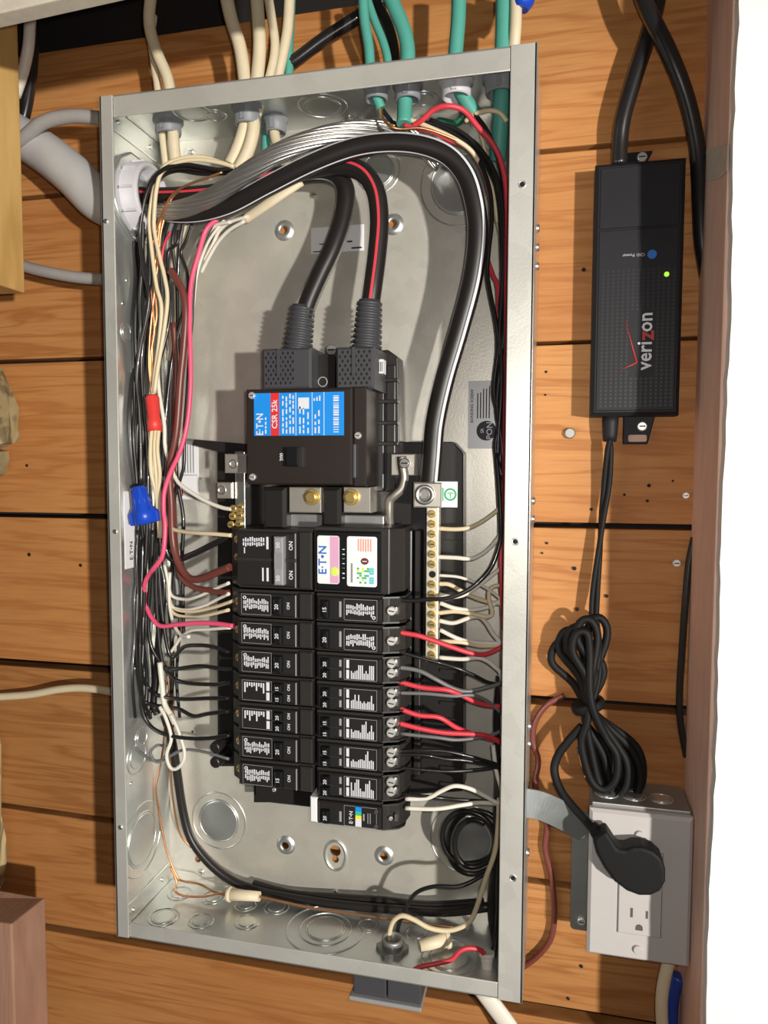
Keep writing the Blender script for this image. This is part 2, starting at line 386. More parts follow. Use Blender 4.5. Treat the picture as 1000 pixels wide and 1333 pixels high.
# back sheet with real mounting holes
holes = [(370, 300, .0038), (512, 292, .0038), (372, 1100, .0038), (437, 1107, .0055), (437, 1118, .0036), (500, 1114, .0038), (258, 1118, .0034), (250, 888, .0016), (251, 952, .0016)]
def cut(mb, holes3):
    o = mb.build('tmp', 'galv_back'); o.location = (0, 0, 0)
    me = o.data; org = WL[o.name]
    for vv in me.vertices: vv.co += org
    cut_mb = MB()
    for c, ax, r in holes3: cut_mb.lathe(Vector(c) - Vector(ax) * .01, ax, [(0, r), (.02, r)], 20)
    k = cut_mb.build('tmpc', 'galv_back'); m = o.modifiers.new('b', 'BOOLEAN'); m.object = k; m.solver = 'EXACT'; m.use_self = True
    bpy.context.view_layer.update(); dg = bpy.context.evaluated_depsgraph_get()
    res = bpy.data.meshes.new_from_object(o.evaluated_get(dg))
    out = MB(); out.add([v.co.copy() for v in res.vertices], [tuple(p.vertices) for p in res.polygons])
    bpy.data.objects.remove(o); bpy.data.objects.remove(k)
    return out
back = cut(MB().box(0, W, 0.0025, 0.0025 + T, 0, H), [(P(px, py, .003), (0, 1, 0), r) for px, py, r in holes]).build('back_sheet', 'galv_back', enc)
BD = 0.0025 + T
for px, py, r in holes:
    if r < .0036: continue
    c = P(px, py, BD)
    if px == 437:
        if py == 1107:
            mb = MB(); c2 = P(437, 1112, BD)
            pth = [c2 + Vector((.0105 * math.cos(a), 0, .0145 * math.sin(a) - .001)) for a in [2 * math.pi * k / 32 for k in range(33)]]
            mb.tube(pth, .0016, 6, False).build('mounting_slot_rim', 'galv', back)
        continue
    MB().lathe(c, (0, -1, 0), [(0, .0098), (.0022, .0072), (.0024, r * 1.25), (.0016, r)], 24, False).build('mounting_boss', 'galv', back)
wl = MB().box(0, T, 0, D, 0, H).build('side_wall', 'galv', enc)
wr = MB().box(W - T, W, 0, D, 0, H).build('side_wall', 'galv', enc)
wt = MB().box(T, W - T, 0, D - T, H - T, H).build('top_wall', 'galv', enc)
wb = MB().box(T, W - T, 0, D - T, 0, T).build('bottom_wall', 'galv', enc)
LIP_L, LIP_R, LIP_T, LIP_B = 0.0122, 0.0195, 0.0178, 0.0138
fl = MB().box(0, LIP_L, D - T, D, 0, H).build('flange', 'flange', enc, bevel=0.0006)
fr = MB().box(W - LIP_R, W, D - T, D, 0, H).build('flange', 'flange', enc, bevel=0.0006)
MB().box(LIP_L + .0003, W - LIP_R - .0003, D - T - .001, D - .001, H - LIP_T, H - .001).build('flange', 'flange', enc, bevel=0.0006)
MB().box(LIP_L + .0003, W - LIP_R - .0003, D - T - .001, D - .001, 0.001, LIP_B).build('flange', 'flange', enc, bevel=0.0006)
# folded seam tabs on the side wall, each with two rivets
for za, zb in ((H - .021, H - .002), (.002, .021)):
    tb = MB().box(T, T + .0012, .004, .094, za, zb).build('corner_tab', 'galv', wl, bevel=.0004)
    for dd in (.022, .074): screw((T + .0016, -dd, (za + zb) / 2), (1, 0, 0), .0024, 'steel', wl, 'rivet', False)
for px, py in ((138, 288), (150, 692), (157, 1077)):
    screw(P(px, py, D), (0, -1, 0), .0022, 'steel', fl, 'rivet', False)
for px, py in ((680, 240), (671, 705), (668, 1143)):
    c = P(px, py, D)
    MB().lathe(c, (0, -1, 0), [(0, .0019), (.0003, .0019)], 16).build('screw_hole', 'hole', fr)
    MB().torus(c, (0, -1, 0), .0026, .0005, 18).build('hole_rim', 'galv', fr)
def knock(c, axis, R_, par, double=True, disc=True):
    c = Vector(c); a = Vector(axis)
    mb = MB(); mb.torus(c, axis, R_, .0009, 36, 6)
    if double: mb.torus(c, axis, R_ * .74, .0009, 32, 6)
    if disc: mb.lathe(c, axis, [(-.0005, R_ * .70), (.0006, R_ * .70), (.0009, R_ * .67)], 32)
    return mb.build('knockout', 'galv', par)
for px, py, R_, dbl in ((285, 1068, .029, 1), (492, 222, .020, 1), (600, 240, .036, 1), (606, 1092, .033, 1)):
    knock(P(px, py, BD), (0, -1, 0), R_, back, dbl)
for px, py, R_, dbl in ((250, 146, .017, 1), (420, 138, .021, 1), (280, 150, .010, 0), (552, 128, .012, 0), (455, 155, .006, 0)):
    knock(PZ(px, py, H - T), (0, 0, -1), R_, wt, dbl)
for px, py, R_, dbl in ((185, 1092, .034, 1), (164, 432, .008, 0), (178, 985, .016, 0), (184, 960, .010, 0)):
    knock(PX(px, py, T), (1, 0, 0), R_, wl, dbl)
for px, py, R_, dbl in ((234, 1163, .0115, 0), (278, 1168, .0115, 0), (213, 1194, .014, 1), (262, 1199, .0115, 0), (322, 1200, .0115, 0), (320, 1178, .010, 0), (360, 1181, .0115, 0), (424, 1209, .024, 1), (424, 1209, .036, 2), (480, 1205, .010, 0), (585, 1246, .024, 1), (545, 1215, .011, 0)):
    knock(PZ(px, py, T), (0, 0, 1), R_, wb, dbl == 1, dbl != 2)
for px, py in ((249, 197), (408, 254), (437, 1162), (262, 1135)):
    screw(P(px, py, BD + .001), (0, -1, 0), .003, 'steel', back)
for px, py, x in ((165, 365, T), (160, 395, T), (176, 870, T), (171, 1020, T)):
    screw(PX(px, py, x), (1, 0, 0), .002, 'steel', wl, 'rivet', False)
for z in (.62, .605, .59, .40, .385, .21, .195, .10):
    screw((W + .0005, -.05, z), (1, 0, 0), .0035, 'steel', wr, 'rivet', False)
# paper and foil labels stuck on the enclosure
def label_quad(p0, p1, d, mat, name, par, th=.0003):
    a, b = P(*p0, d), P(*p1, d)
    x0, x1 = sorted((a.x, b.x)); z0, z1 = sorted((a.z, b.z))
    o = MB().box(x0, x1, d, d + th, z0, z1).build(name, mat, par); return x0, x1, z0, z1
x0, x1, z0, z1 = label_quad((610, 496), (646, 584), BD, 'grey_label', 'bonding_label', back)
c = Vector(((x0 * .35 + x1 * .65), -BD - .0003, z0 + .016))
MB().lathe(c, (0, -1, 0), [(0, .0088), (.0002, .0088)], 32).build('label_disc', 'ink_black', back)
text('PON', .0075, c + Vector((.003, -.0003, 0)), *UP, 'ink', back); text('SR', .004, c + Vector((-.0035, -.0003, 0)), *UP, 'ink', back)
text('BONDING SCREW', .0036, (x0 + .0035, -BD - .0003, z0 + .038), *UP, 'ink_black', back)
prints([(x0 + .008 + k * .0026, x0 + .009 + k * .0026, z0 + .027, z1 - .004 - random.uniform(0, .008)) for k in range(5)], BD + .0004, 'ink_black', back)
x0, x1, z0, z1 = label_quad((234, 574), (259, 650), BD, 'white_label', 'wiring_label', back)
prints([(x0 + .002 + k * .003, x0 + .0032 + k * .003, z0 + .026, z1 - .003 - random.uniform(0, .006)) for k in range(5)] + [(x0 + .001, x1 - .001, z0 + .0235, z0 + .0242)], BD + .0004, 'grey_label', back)
prints([(x0 + .0015, x0 + .003, z0 + .003, z0 + .013)], BD + .0004, 'red_label', back)
x0, x1, z0, z1 = label_quad((405, 297), (474, 326), BD, 'white_label', 'barcode_label', back)
prints([(x1 - .012, x1 - .002, z0 + .002, z0 + .0035), (x1 - .016, x1 - .011, z0 + .008, z0 + .0095), (x0 + .008, x0 + .016, z0 + .0075, z0 + .0085), (x0 + .012, x0 + .016, z0 + .004, z0 + .005), (x0 + .002, x0 + .012, z0 + .001, z0 + .002)], BD + .0004, 'ink_black', back)
a, b = PX(161, 640, T), PX(176, 738, T)
lb = MB(); y0, y1 = a.y, b.y; za, zb = a.z, b.z
lb.box(T, T + .0003, -y1, -y0, zb, za).build('rating_label', 'white_label', wl)
text('E\u00b7T\u2022N', .007, (T + .0004, (y0 * .4 + y1 * .6), zb + .016), (0, 0, 1), (0, -1, 0), 'ink_black', wl, sx=1.0)

# white insulating bushing on the service hub in the side wall
hc = PX(172, 258, T); hc = Vector((T, -0.049, hc.z))
hub = thing('conduit_bushing', 'large white plastic bushing around the service cables on the side wall', 'bushing', hc)
MB().lathe(hc, (1, 0, 0), [(0, .036), (.003, .036), (.0035, .031), (.018, .0305), (.020, .029), (.020, .0255), (0, .0255)], 36, False).build('collar', 'bushing', hub)
MB().lathe(hc, (1, 0, 0), [(.0002, .0395), (.0035, .0395), (.004, .037)], 12, True).build('locknut', 'galv', hub)
for k in range(10):
    a = 2 * math.pi * k / 10
    cc = hc + Vector((.011, .0308 * math.cos(a), .0308 * math.sin(a)))
    MB().box(cc.x - .006, cc.x + .006, -cc.y - .0012, -cc.y + .0012, cc.z - .0012, cc.z + .0012).build('grip_rib', 'bushing', hub)

# ================================================================== BUS ASSEMBLY (black tray, bars, lugs)
tray = thing('bus_tray', 'black plastic bus tray with neutral bars and lugs behind the breakers', 'bus assembly', P(440, 1040, .012))
TD = .03
pts = [(283, 998), (283, 588), (250, 579), (252, 572), (345, 580), (345, 470), (505, 455), (518, 465), (520, 575), (590, 575), (603, 590), (603, 1030), (405, 1045), (330, 1045), (330, 998)]
MB().prism([(P(x, y, TD).x, P(x, y, TD).z) for x, y in pts][::-1], .006, TD).build('tray', 'black', tray, bevel=.001)
for a, b in ((530, 536), (539, 548)):
    MB().box(P(a, 800, .045).x, P(b, 800, .045).x, TD, .045, P(540, 1010, .045).z, P(540, 690, .045).z).build('rail', 'black', tray, bevel=.0012)
for k in range(17):
    y = 682 + k * 21
    MB().box(P(574, y, TD).x, P(602, y, TD).x, TD, TD + .003, P(590, y + 4, TD).z, P(590, y, TD).z).build('rib', 'black', tray)
for a, b, dd in ((490, 500, .036), (503, 515, .034)):
    MB().box(P(a, 500, dd).x, P(b, 500, dd).x, TD, dd, P(500, 640, dd).z, P(500, 475, dd).z).build('rail', 'black', tray, bevel=.001)
for y in (492, 520, 548, 575):
    MB().box(P(488, y, .04).x, P(518, y, .04).x, TD, .039, P(500, y + 5, .04).z, P(500, y, .04).z).build('rib', 'black', tray, bevel=.0006)
# long neutral bar
nb = MB().box(P(555, 700, .056).x, P(571, 700, .056).x, .044, .056, P(560, 862, .056).z, P(560, 655, .056).z).build('neutral_bar', 'bar', tray, bevel=.0008)
MB().box(P(556, 760, .045).x + .001, P(571, 760, .045).x - .001, TD, .0445, P(560, 850, .045).z, P(560, 670, .045).z).build('bar_stand', 'black', tray)
for k in range(15):
    y = 669 + k * 13.1
    if k in (6,):
        MB().lathe(P(563, y, .0562), (0, -1, 0), [(0, .003), (.0003, .003)], 12).build('bar_hole', 'hole', nb); continue
    screw(P(562.5, y, .0572), (0, -1, 0), .0033, 'brass', nb, 'terminal_screw')
# large neutral lug on the bar
lg = MB().bbox(P(538, 640, .07).x, P(575, 640, .07).x, .045, .07, P(550, 661, .07).z, P(550, 628, .07).z, .0012).build('neutral_lug', 'lug', tray)
cc = P(553, 644, .0705); MB().lathe(cc, (0, -1, 0), [(0, .0085), (.0012, .0085), (.0018, .0075), (.0018, .005), (.0004, .0045)], 28).build('lug_screw', 'alu', lg)
MB().torus(cc + Vector((0, -.0012, 0)), (0, -1, 0), .0042, .0006, 6).build('hex_socket', 'nail', lg)
x0, x1, z0, z1 = label_quad((566, 660), (596, 627), .0672, 'white_label', 'lug_flag', tray, .001)
gc = Vector(((x0 * .3 + x1 * .7), -.0686, (z0 + z1) / 2))
MB().torus(gc, (0, -1, 0), .0045, .0007, 24, 4).build('earth_mark_ring', 'green_ink', tray)
prints([(gc.x - .0003, gc.x + .0003, gc.z - .003, gc.z + .0005), (gc.x - .003, gc.x + .003, gc.z + .0003, gc.z + .0009), (gc.x - .002, gc.x + .002, gc.z + .0013, gc.z + .0019)] + [(x0 + .003 + k * .0018, x0 + .004 + k * .0018, z0 + .005, z1 - .005) for k in range(3)], .0687, 'green_ink', tray, 'earth_mark')
# short neutral bar with brass screws
sb = MB().box(P(306, 640, .058).x, P(319, 640, .058).x, .046, .058, P(310, 690, .058).z, P(310, 588, .058).z).build('short_neutral_bar', 'alu', tray, bevel=.0006)
for a, b, cx, cy in (((292, 591), (322, 616), 304, 604), ((282, 628), (302, 649), 289, 638)):
    x0, x1 = P(*a, .063).x, P(*b, .063).x; z1, z0 = P(*a, .063).z, P(*b, .063).z
    cl = MB().bbox(x0, x1, .05, .063, z0, z1, .001).build('wire_lug', 'lug', tray)
    MB().lathe(P(cx, cy, .063), (0, -1, 0), [(0, .0042), (.0006, .0042), (.0008, .003), (-.001, .0028)], 20).build('lug_screw', 'alu', cl)
for px, py in ((304, 662), (313, 660), (303, 672), (312, 671), (301, 683), (311, 682)):
    screw(P(px, py, .0595), (0, -1, 0), .0034, 'brass', sb, 'terminal_screw')
# bus stabs under the main breaker
for a, b, cx in (((376, 634), (418, 668), 407), ((447, 634), (482, 668), 458)):
    x0, x1 = P(*a, .06).x, P(*b, .06).x; z1, z0 = P(*a, .06).z, P(*b, .06).z
    st = MB().bbox(x0, x1, TD, .06, z0, z1, .0008).build('bus_stab', 'lug', tray)
    cc = P(cx, 647, .06)
    MB().lathe(cc, (0, -1, 0), [(0, .0072), (.002, .0072), (.0022, .0068)], 24).build('washer', 'brass', st)
    MB().lathe(cc, (0, -1, 0), [(.002, .0052), (.0055, .0052), (.006, .0045)], 6).build('hex_bolt', 'brass', st)
for a, b in (((344, 634), (374, 690)), ((420, 634), (445, 690))):
    x0, x1 = P(*a, .06).x, P(*b, .06).x; z1, z0 = P(*a, .06).z, P(*b, .06).z
    MB().bbox(x0, x1, TD, .064, z0, z1, .003).build('barrier', 'black', tray)
x0, x1 = P(374, 680, .05).x, P(500, 680, .05).x
MB().box(x0, x1, TD, .05, P(430, 688, .05).z, P(430, 670, .05).z).build('bus_strip', 'box_metal', tray, bevel=.001)
# bonding strap
st = [P(523, 594, .055), P(524, 606, .055), P(526, 622, .054), P(522, 636, .053), P(513, 645, .053), P(507, 652, .052), P(506, 668, .050), P(507, 686, .046)]
MB().tube(spline(st, 5), .0042, 4, True, 0.35).build('bonding_strap', 'lug', tray)
MB().bbox(P(509, 600, .052).x, P(540, 600, .052).x, TD, .052, P(520, 619, .052).z, P(520, 591, .052).z, .0008).build('strap_plate', 'lug', tray)
screw(P(527, 603, .0565), (0, -1, 0), .0046, 'alu', tray, 'strap_screw')
# lower end of the tray with its little foot
MB().box(P(330, 1030, .05).x, P(405, 1030, .05).x, TD, .045, P(360, 1046, .045).z, P(360, 1024, .045).z).build('end_block', 'black', tray, bevel=.001)
screw(P(357, 1028, .0455), (0, -1, 0), .002, 'screw', tray)
for y in (966, 985):
    MB().lathe(P(289, y, .04), (0, -1, 0), [(-.02, .006), (.014, .0055), (.016, .004)], 14).build('foot', 'black', tray)

# ================================================================== MAIN BREAKER
MBF = .088
mbk = thing('main_breaker', 'wide black main breaker with a blue and red label and 200 handle', 'circuit breaker', P(400, 634, .03))
def px_box(mb, x0p, y0p, x1p, y1p, d0, d1, b=0):
    a, c = P(x0p, y0p, d1), P(x1p, y1p, d1)
    return mb.bbox(a.x, c.x, d0, d1, c.z, a.z, b) if b else mb.box(a.x, c.x, d0, d1, c.z, a.z)
a = P(320, 507, MBF); b_ = P(458, 632, MBF)
MBx0, MBx1, MBz1, MBz0 = a.x, b_.x, a.z, b_.z
MB().bbox(MBx0, MBx1, .032, MBF, MBz0, MBz1, .0015).build('body', 'brown_shell', mbk)
xs = P(477, 560, .083).x
MB().bbox(MBx1, xs, .032, .083, MBz0 - .001, MBz1 + .001, .001).build('side_shelf', 'brown_shell', mbk)
MB().box(MBx1 + .0002, MBx1 + .003, .083, .0868, MBz0 + .006, MBz0 + .034).build('shelf_ridge', 'boot', mbk, bevel=.0008)
MB().box(MBx0 + .004, MBx1 - .002, MBF, MBF + .0008, MBz0 + .002, MBz0 + .0045).build('base_ridge', 'brown_shell', mbk)
lx0, lx1 = P(331, 540, MBF).x, P(448, 540, MBF).x; lz1, lz0 = P(390, 511, MBF).z, P(390, 567, MBF).z
MB().box(lx0, lx1, MBF, MBF + .0004, lz0, lz1).build('rating_label', 'blue_label', mbk)
LW = lx1 - lx0; LH = lz1 - lz0; ld_ = MBF + .0005
prints([(lx0 + LW * .19, lx0 + LW * .285, lz0, lz1)], ld_, 'red_label', mbk, 'red_band')
text('CSR 25k', .0068, (lx0 + LW * .238, -ld_, (lz0 + lz1) / 2), *UP, 'ink', mbk)
text('E\u00b7T\u2022N', .0088, (lx0 + LW * .07, -ld_, lz0 + LH * .27), *UP, 'ink', mbk, sx=.85)
lines = []
for f_ in (.47, .65, .78): lines.append((lx0 + LW * f_, lx0 + LW * (f_ + .007), lz0, lz1))
for f_, n in ((.125, 1), (.32, 1), (.36, 1), (.40, 1), (.435, 1), (.51, 1), (.55, 1), (.60, 1), (.68, 1), (.72, 1)):
    z = lz0 + LH * .05
    while z < lz0 + LH * (.45 if f_ < .2 else (.9 if f_ < .46 else .55)):
        l = random.uniform(.002, .006); lines.append((lx0 + LW * f_, lx0 + LW * (f_ + .016), z, min(z + l, lz1 - .001))); z += l + random.uniform(.0008, .003)
lines += [(lx0 + LW * .50, lx0 + LW * .62, lz0 + LH * .62, lz0 + LH * .88)]
lines += [(lx0 + LW * (.67 + .03 * k), lx0 + LW * (.685 + .03 * k), lz0 + LH * .8, lz0 + LH * (.86 + .03 * k)) for k in range(3)]
for k in range(16):
    z = lz0 + LH * (.07 + .055 * k); lines.append((lx0 + LW * .885, lx0 + LW * .945, z, z + LH * random.choice((.02, .03, .04))))
prints(lines, ld_, 'ink', mbk)
# handle in its well
wx0, wx1 = P(364, 595, MBF).x, P(412, 595, MBF).x; wz1, wz0 = P(380, 581, MBF).z, P(380, 609, MBF).z
prints([(wx0, wx1, wz0, wz1)], MBF + .0003, 'brown_shell', mbk, 'handle_well')
hx0, hx1 = P(370, 595, .098).x, P(388, 595, .098).x
hd = MB().bbox(hx0, hx1, MBF, .0965, wz0 + .001, wz1 - .001, .0015).build('handle', 'toggle', mbk)
text('200', .0045, (wx0 + .0022, -MBF - .0005, (wz0 + wz1) / 2), *UP, 'ink', mbk)
for px, py in ((328, 515), (329, 621)): screw(P(px, py, MBF + .001), (0, -1, 0), .003, 'screw', mbk)
screw(P(466, 567, .084), (0, -1, 0), .003, 'screw', mbk)
# perforated lug covers with corrugated cable boots
for (a0, a1, t0, b0, b1, bt) in ((341, 405, 454, 371, 408, 398), (437, 487, 452, 462, 495, 391)):
    lc = MB(); px_box(lc, a0, t0, a1, 506, .032, .078, .002); lc = lc.build('lug_cover', 'boot', mbk)
    x0, x1 = P(a0 + 4, 480, .0782).x, P(a1 - (22 if a0 < 400 else 4), 480, .0782).x; z1, z0 = P(a0, t0 + 4, .0782).z, P(a0, 502, .0782).z
    hm = MB(); nx, nz = 6, 8
    for i in range(nx):
        for j in range(nz):
            cx = x0 + (i + .5 + (.25 if j % 2 else -.25)) * (x1 - x0) / nx; cz = z0 + (j + .5) * (z1 - z0) / nz; rx_, rz_ = .0011, .0017
            hm.add([(cx - rx_, -.0783, cz), (cx, -.0783, cz - rz_), (cx + rx_, -.0783, cz), (cx, -.0783, cz + rz_)], [(0, 1, 2, 3)])
    hm.build('vent_holes', 'hole', lc)
    MB().box((x0 + x1) / 2 - .002, (x0 + x1) / 2 + .001, .078, .0795, z0 + .008, z1 + .002).build('cover_rib', 'boot', lc)
    prof = []; n = 9; base = P((b0 + b1) / 2 - (2 if b0 < 400 else 1), t0 + 2, .062); topp = P((b0 + b1) / 2 + (5 if b0 < 400 else 3), bt, .062)
    Lb = (topp - base).length
    for k in range(n):
        h = Lb * k / n; prof += [(h, .0128 - .0022 * k / n), (h + Lb / n * .5, .0128 - .0022 * k / n), (h + Lb / n * .55, .0108 - .0018 * k / n), (h + Lb / n * .97, .0108 - .0018 * k / n)]
    MB().lathe(base, topp - base, prof, 20).build('cable_boot', 'boot', mbk)
mbm = MB(); px_box(mbm, 406, 462, 436, 506, .032, .060); mbm.build('lug_barrier', 'black', mbk)
MB().torus(P(420, 497, .0605), (0, -1, 0), .004, .0006, 20, 4).build('embossed_mark', 'ink_dim', mbk)
px_box(MB(), 487, 468, 499, 486, .05, .0602).build('terminal_tag', 'white_label', mbk)
prints([(P(489 + k * 2, 470, .0605).x, P(490 + k * 2, 470, .0605).x, P(489, 484, .0605).z, P(489, 471, .0605).z) for k in range(5)], .0605, 'ink_black', mbk)
screw(P(432, 456, .05), (0, -1, 0), .005, 'nail', mbk, 'mounting_screw')

# ================================================================== BRANCH BREAKERS
BF = .085
def fx(px, d=BF, y=880): return P(px, y, d).x
zL0 = P(355, 769, BF).z; pitch = (zL0 - P(355, 993, BF).z) / 6
zR0 = P(455, 774, BF).z; pitchR = (zR0 - P(455, 1043, BF).z) / 7
def scribble(x0, x1, z0, z1, n, style, flip=False):
    out = []
    for k in range(n):
        xa = x0 + (x1 - x0) * k / n; xb = xa + (x1 - x0) / n * .62
        if style == 0:
            mid = z0 + (z1 - z0) * random.uniform(.45, .6); top = z1 - (z1 - z0) * random.uniform(0, .25); bot = z0 + (z1 - z0) * random.uniform(0, .3)
            out += [(xa, xb, mid + .0004, top), (xa, xb, bot, mid - .0004)]
        else:
            h = random.choice((.35, .5, .45, .8, 1.0)); out.append((xa, xb, z0, z0 + (z1 - z0) * h) if not flip else (xa, xb, z1 - (z1 - z0) * h, z1))
    return out
def breaker(side, z1, h, label, kind, amps, group):
    z0 = z1 - h + .0006; z1 -= .0006; zm = (z0 + z1) / 2; hh = z1 - z0
    if side == 'L':
        X = dict(end0=fx(388), end1=fx(405.5), f0=fx(309), f1=fx(387), t0=fx(355), t1=fx(369), p0=fx(318), p1=fx(351), on=fx(376), term=fx(297, .072)); sgn = -1; rd = UP
    else:
        X = dict(end0=fx(410), end1=fx(413), f0=fx(413), f1=fx(497), t0=fx(422), t1=fx(434), p0=fx(451), p1=fx(488), on=fx(443), term=fx(527, .068)); sgn = 1; rd = DOWN
    root = thing('circuit_breaker', label, 'circuit breaker', ((X['f0'] + X['f1']) / 2, -TD, z0), group)
    lo_, hi_ = min(X['end0'], X['f0']), max(X['end1'], X['f1'])
    MB().box(lo_, hi_, TD, BF - .005, z0, z1).build('case', 'breaker', root, bevel=.0006)
    MB().bbox(X['f0'] + .0004, X['f1'] - .0004, BF - .0052, BF, z0 + .0022, z1 - .0022, .0012).build('face', 'breaker_face', root)
    if side == 'L':
        MB().bbox(X['end0'] + .0005, X['end1'], BF - .0052, BF - .0015, z0 + .001, z1 - .001, .001).build('hook_end', 'breaker', root)
        MB().box(X['f1'] - .0014, X['f1'] - .0004, BF, BF + .0008, z0 + .0025, z1 - .0025).build('face_ridge', 'grey_toggle', root)
        sh = [(X['f0'], TD), (X['f0'], BF - .006), (X['f0'] - .003, .074), (X['term'] + .002, .066), (X['term'], .050), (X['term'] + .002, TD)]
    else:
        sh = [(X['f1'], TD), (X['f1'], BF - .004), (X['f1'] + .005, .080), (X['f1'] + .013, .072), (X['term'], .066), (X['term'] + .002, .050), (X['term'] - .004, TD)]
    MB().prismz(sh if side == 'R' else sh[::-1], z0 + .0008, z1 - .0008).build('terminal_shroud', 'breaker', root, bevel=.0005)
    if side == 'R':
        for zz in ((zm,) if kind in ('single', 'last') else (zm + hh * .27, zm - hh * .08)):
            screw((fx(509, .0825), -.0815, zz), (.2, -1, 0), .0040 if kind != 'last' else .0018, 'screw', root, 'terminal_screw')
            MB().box(fx(515, .078), fx(519, .078) , .068, .0795, zz - .003, zz + .003).build('terminal_clip', 'alu', root)
        for zz in (z0 + .0008, z1 - .0022):
            MB().prismz([(X['f1'], BF - .003), (X['f1'] + .013, .0765), (X['term'] + .001, .070), (X['term'] + .001, .064), (X['f1'], .064)], zz, zz + .0014).build('terminal_wall', 'breaker', root)
    else:
        screw((X['f0'] - .0035, -.0745, zm), (-.6, -.8, 0), .0034, 'brass', root, 'terminal_screw')
    if kind == 'double_pole': return root, X, z0, z1
    d = BF + .0003
    frame_r = [(X['p0'] - .002, X['p1'] + .002, z1 - .0034, z1 - .0031), (X['p0'] - .002, X['p1'] + .002, z0 + .0031, z0 + .0034), (X['p1'] + .0017, X['p1'] + .002, z0 + .0031, z1 - .0034), (X['p0'] - .002, X['p0'] - .0017, z0 + .0031, z1 - .0034)]
    prints(frame_r, d, 'ink_dim', root, 'printed_frame')
    if kind == 'single':
        prints(scribble(X['p0'], X['p1'], z0 + .006, z1 - .0065, 14, 0), d, 'ink', root)
        c = Vector(((X['p0'] + .001) if side == 'L' else (X['p1'] - .001), -d, z1 - .0062 if side == 'L' else z0 + .0062))
        MB().torus(c, (0, -1, 0), .0012, .0005, 14, 4).build('listing_mark', 'ink', root)
        toggles = [(z0 + .0045, z1 - .0045, amps[0])]
    elif kind == 'tandem':
        if side == 'L':
            prints(scribble(X['p0'], X['p1'] - .004, z0 + .010, z1 - .005, 9, 1, True) + [(X['p1'] - .003, X['p1'], z0 + .004, z0 + .011), (X['p1'] - .003, X['p1'], z0 + .0125, z1 - .004)], d, 'ink', root)
        else:
            prints(scribble(X['p0'] + .004, X['p1'], z0 + .004, z1 - .005, 13, 1), d, 'ink', root)
            prints([(X['p0'], X['p0'] + .0025, z0 + .004, z0 + .0115), (X['p0'], X['p0'] + .0025, z0 + .013, z1 - .004)], d, 'ink', root)
        toggles = [(zm + .0008, z1 - .0034, amps[0]), (z0 + .0034, zm - .0008, amps[1])]
        MB().box(X['t0'] - .001, X['on'] + .003, BF, BF + .0006, zm - .0005, zm + .0005).build('centre_ridge', 'breaker', root)
    else:
        prints([(fx(463) , fx(471), z0 + .003, zm - .002)], d, 'ink', root, 'white_patch')
        prints([(fx(463), fx(471), zm - .002, zm + .001)], d, 'yellow_ink', root, 'yellow_patch')
        prints([(fx(463), fx(471), zm + .001, zm + .0045)], d, 'green_ink', root, 'green_patch')
        prints([(fx(463), fx(471), zm + .0045, z1 - .003)], d, 'blue_label', root, 'blue_patch')
        text('E\u00b7T\u2022N', .0045, (fx(457.5), -d, zm - .001), *UP, 'ink', root)
        prints([(fx(473), fx(475), zm - .003, zm + .003), (fx(479), fx(480), zm - .005, zm + .004), (fx(482), fx(483), zm - .005, zm + .004)], d, 'ink_dim', root)
        for zz in (zm + .006, zm - .0065): screw((fx(490), -BF - .0002, zz), (0, -1, 0), .002, 'boot', root, 'test_button', False)
        toggles = [(z0 + .005, z1 - .008, amps[0])]
        MB().bbox(fx(403, .082), fx(412.5, .082), .055, .082, z0 + .001, z1 - .001, .001).build('white_end_cap', 'white_label', root)
    for ta, tb, am in toggles:
        prints([(X['t0'] - .0015, X['t1'] + .0015, ta - .0006, tb + .0006)], BF + .0001, 'hole', root, 'toggle_slot')
        tg = MB().bbox(X['t0'] + (.003 if side == 'L' else 0), X['t1'] - (0 if side == 'L' else .003), BF, BF + .006, ta, tb, .0012).build('toggle', 'toggle', root)
        text(am, .0048 if kind == 'single' else .0042, ((X['t0'] + X['t1']) / 2 + .0015 * (1 if side == 'L' else -1), -BF - .0061, (ta + tb) / 2), *UP, 'ink', tg)
        if side == 'L': text('ON', .0039 if kind == 'single' else .0036, (X['on'], -BF, (ta + tb) / 2), *UP, 'ink', root)
        else: prints([(X['on'] - .0008, X['on'] + .0012, ta + .001, tb - .001)], d, 'ink_dim', root, 'printed_bar')
    return root
GL = 'breakers stacked below the two-pole breaker'; GR = 'breakers stacked below the surge protector'
ords = ['first', 'second', 'third', 'fourth', 'fifth', 'sixth', 'seventh', 'eighth']
for k, (kind, am) in enumerate([('single', ['20']), ('single', ['20']), ('single', ['20']), ('tandem', ['15', '15']), ('tandem', ['20', '20']), ('single', ['20']), ('single', ['15'])]):
    nm = {'single': 'black single breaker', 'tandem': 'black tandem breaker with two toggles'}[kind]
    breaker('L', zL0 - k * pitch, pitch, f'{nm} marked {am[0]}, {ords[k]} one below the two-pole breaker', kind, am, GL)
for k, (kind, am) in enumerate([('single', ['15']), ('single', ['20']), ('tandem', ['20', '20']), ('tandem', ['20', '20']), ('tandem', ['15', '15']), ('tandem', ['15', '15']), ('tandem', ['20', '20']), ('last', ['20'])]):
    nm = {'single': 'black single breaker', 'tandem': 'black tandem breaker with two toggles', 'last': 'black electronic breaker with colour-striped label and white end cap'}[kind]
    breaker('R', zR0 - k * pitchR, pitchR, f'{nm}, {ords[k]} one below the surge protector', kind, am, GR)
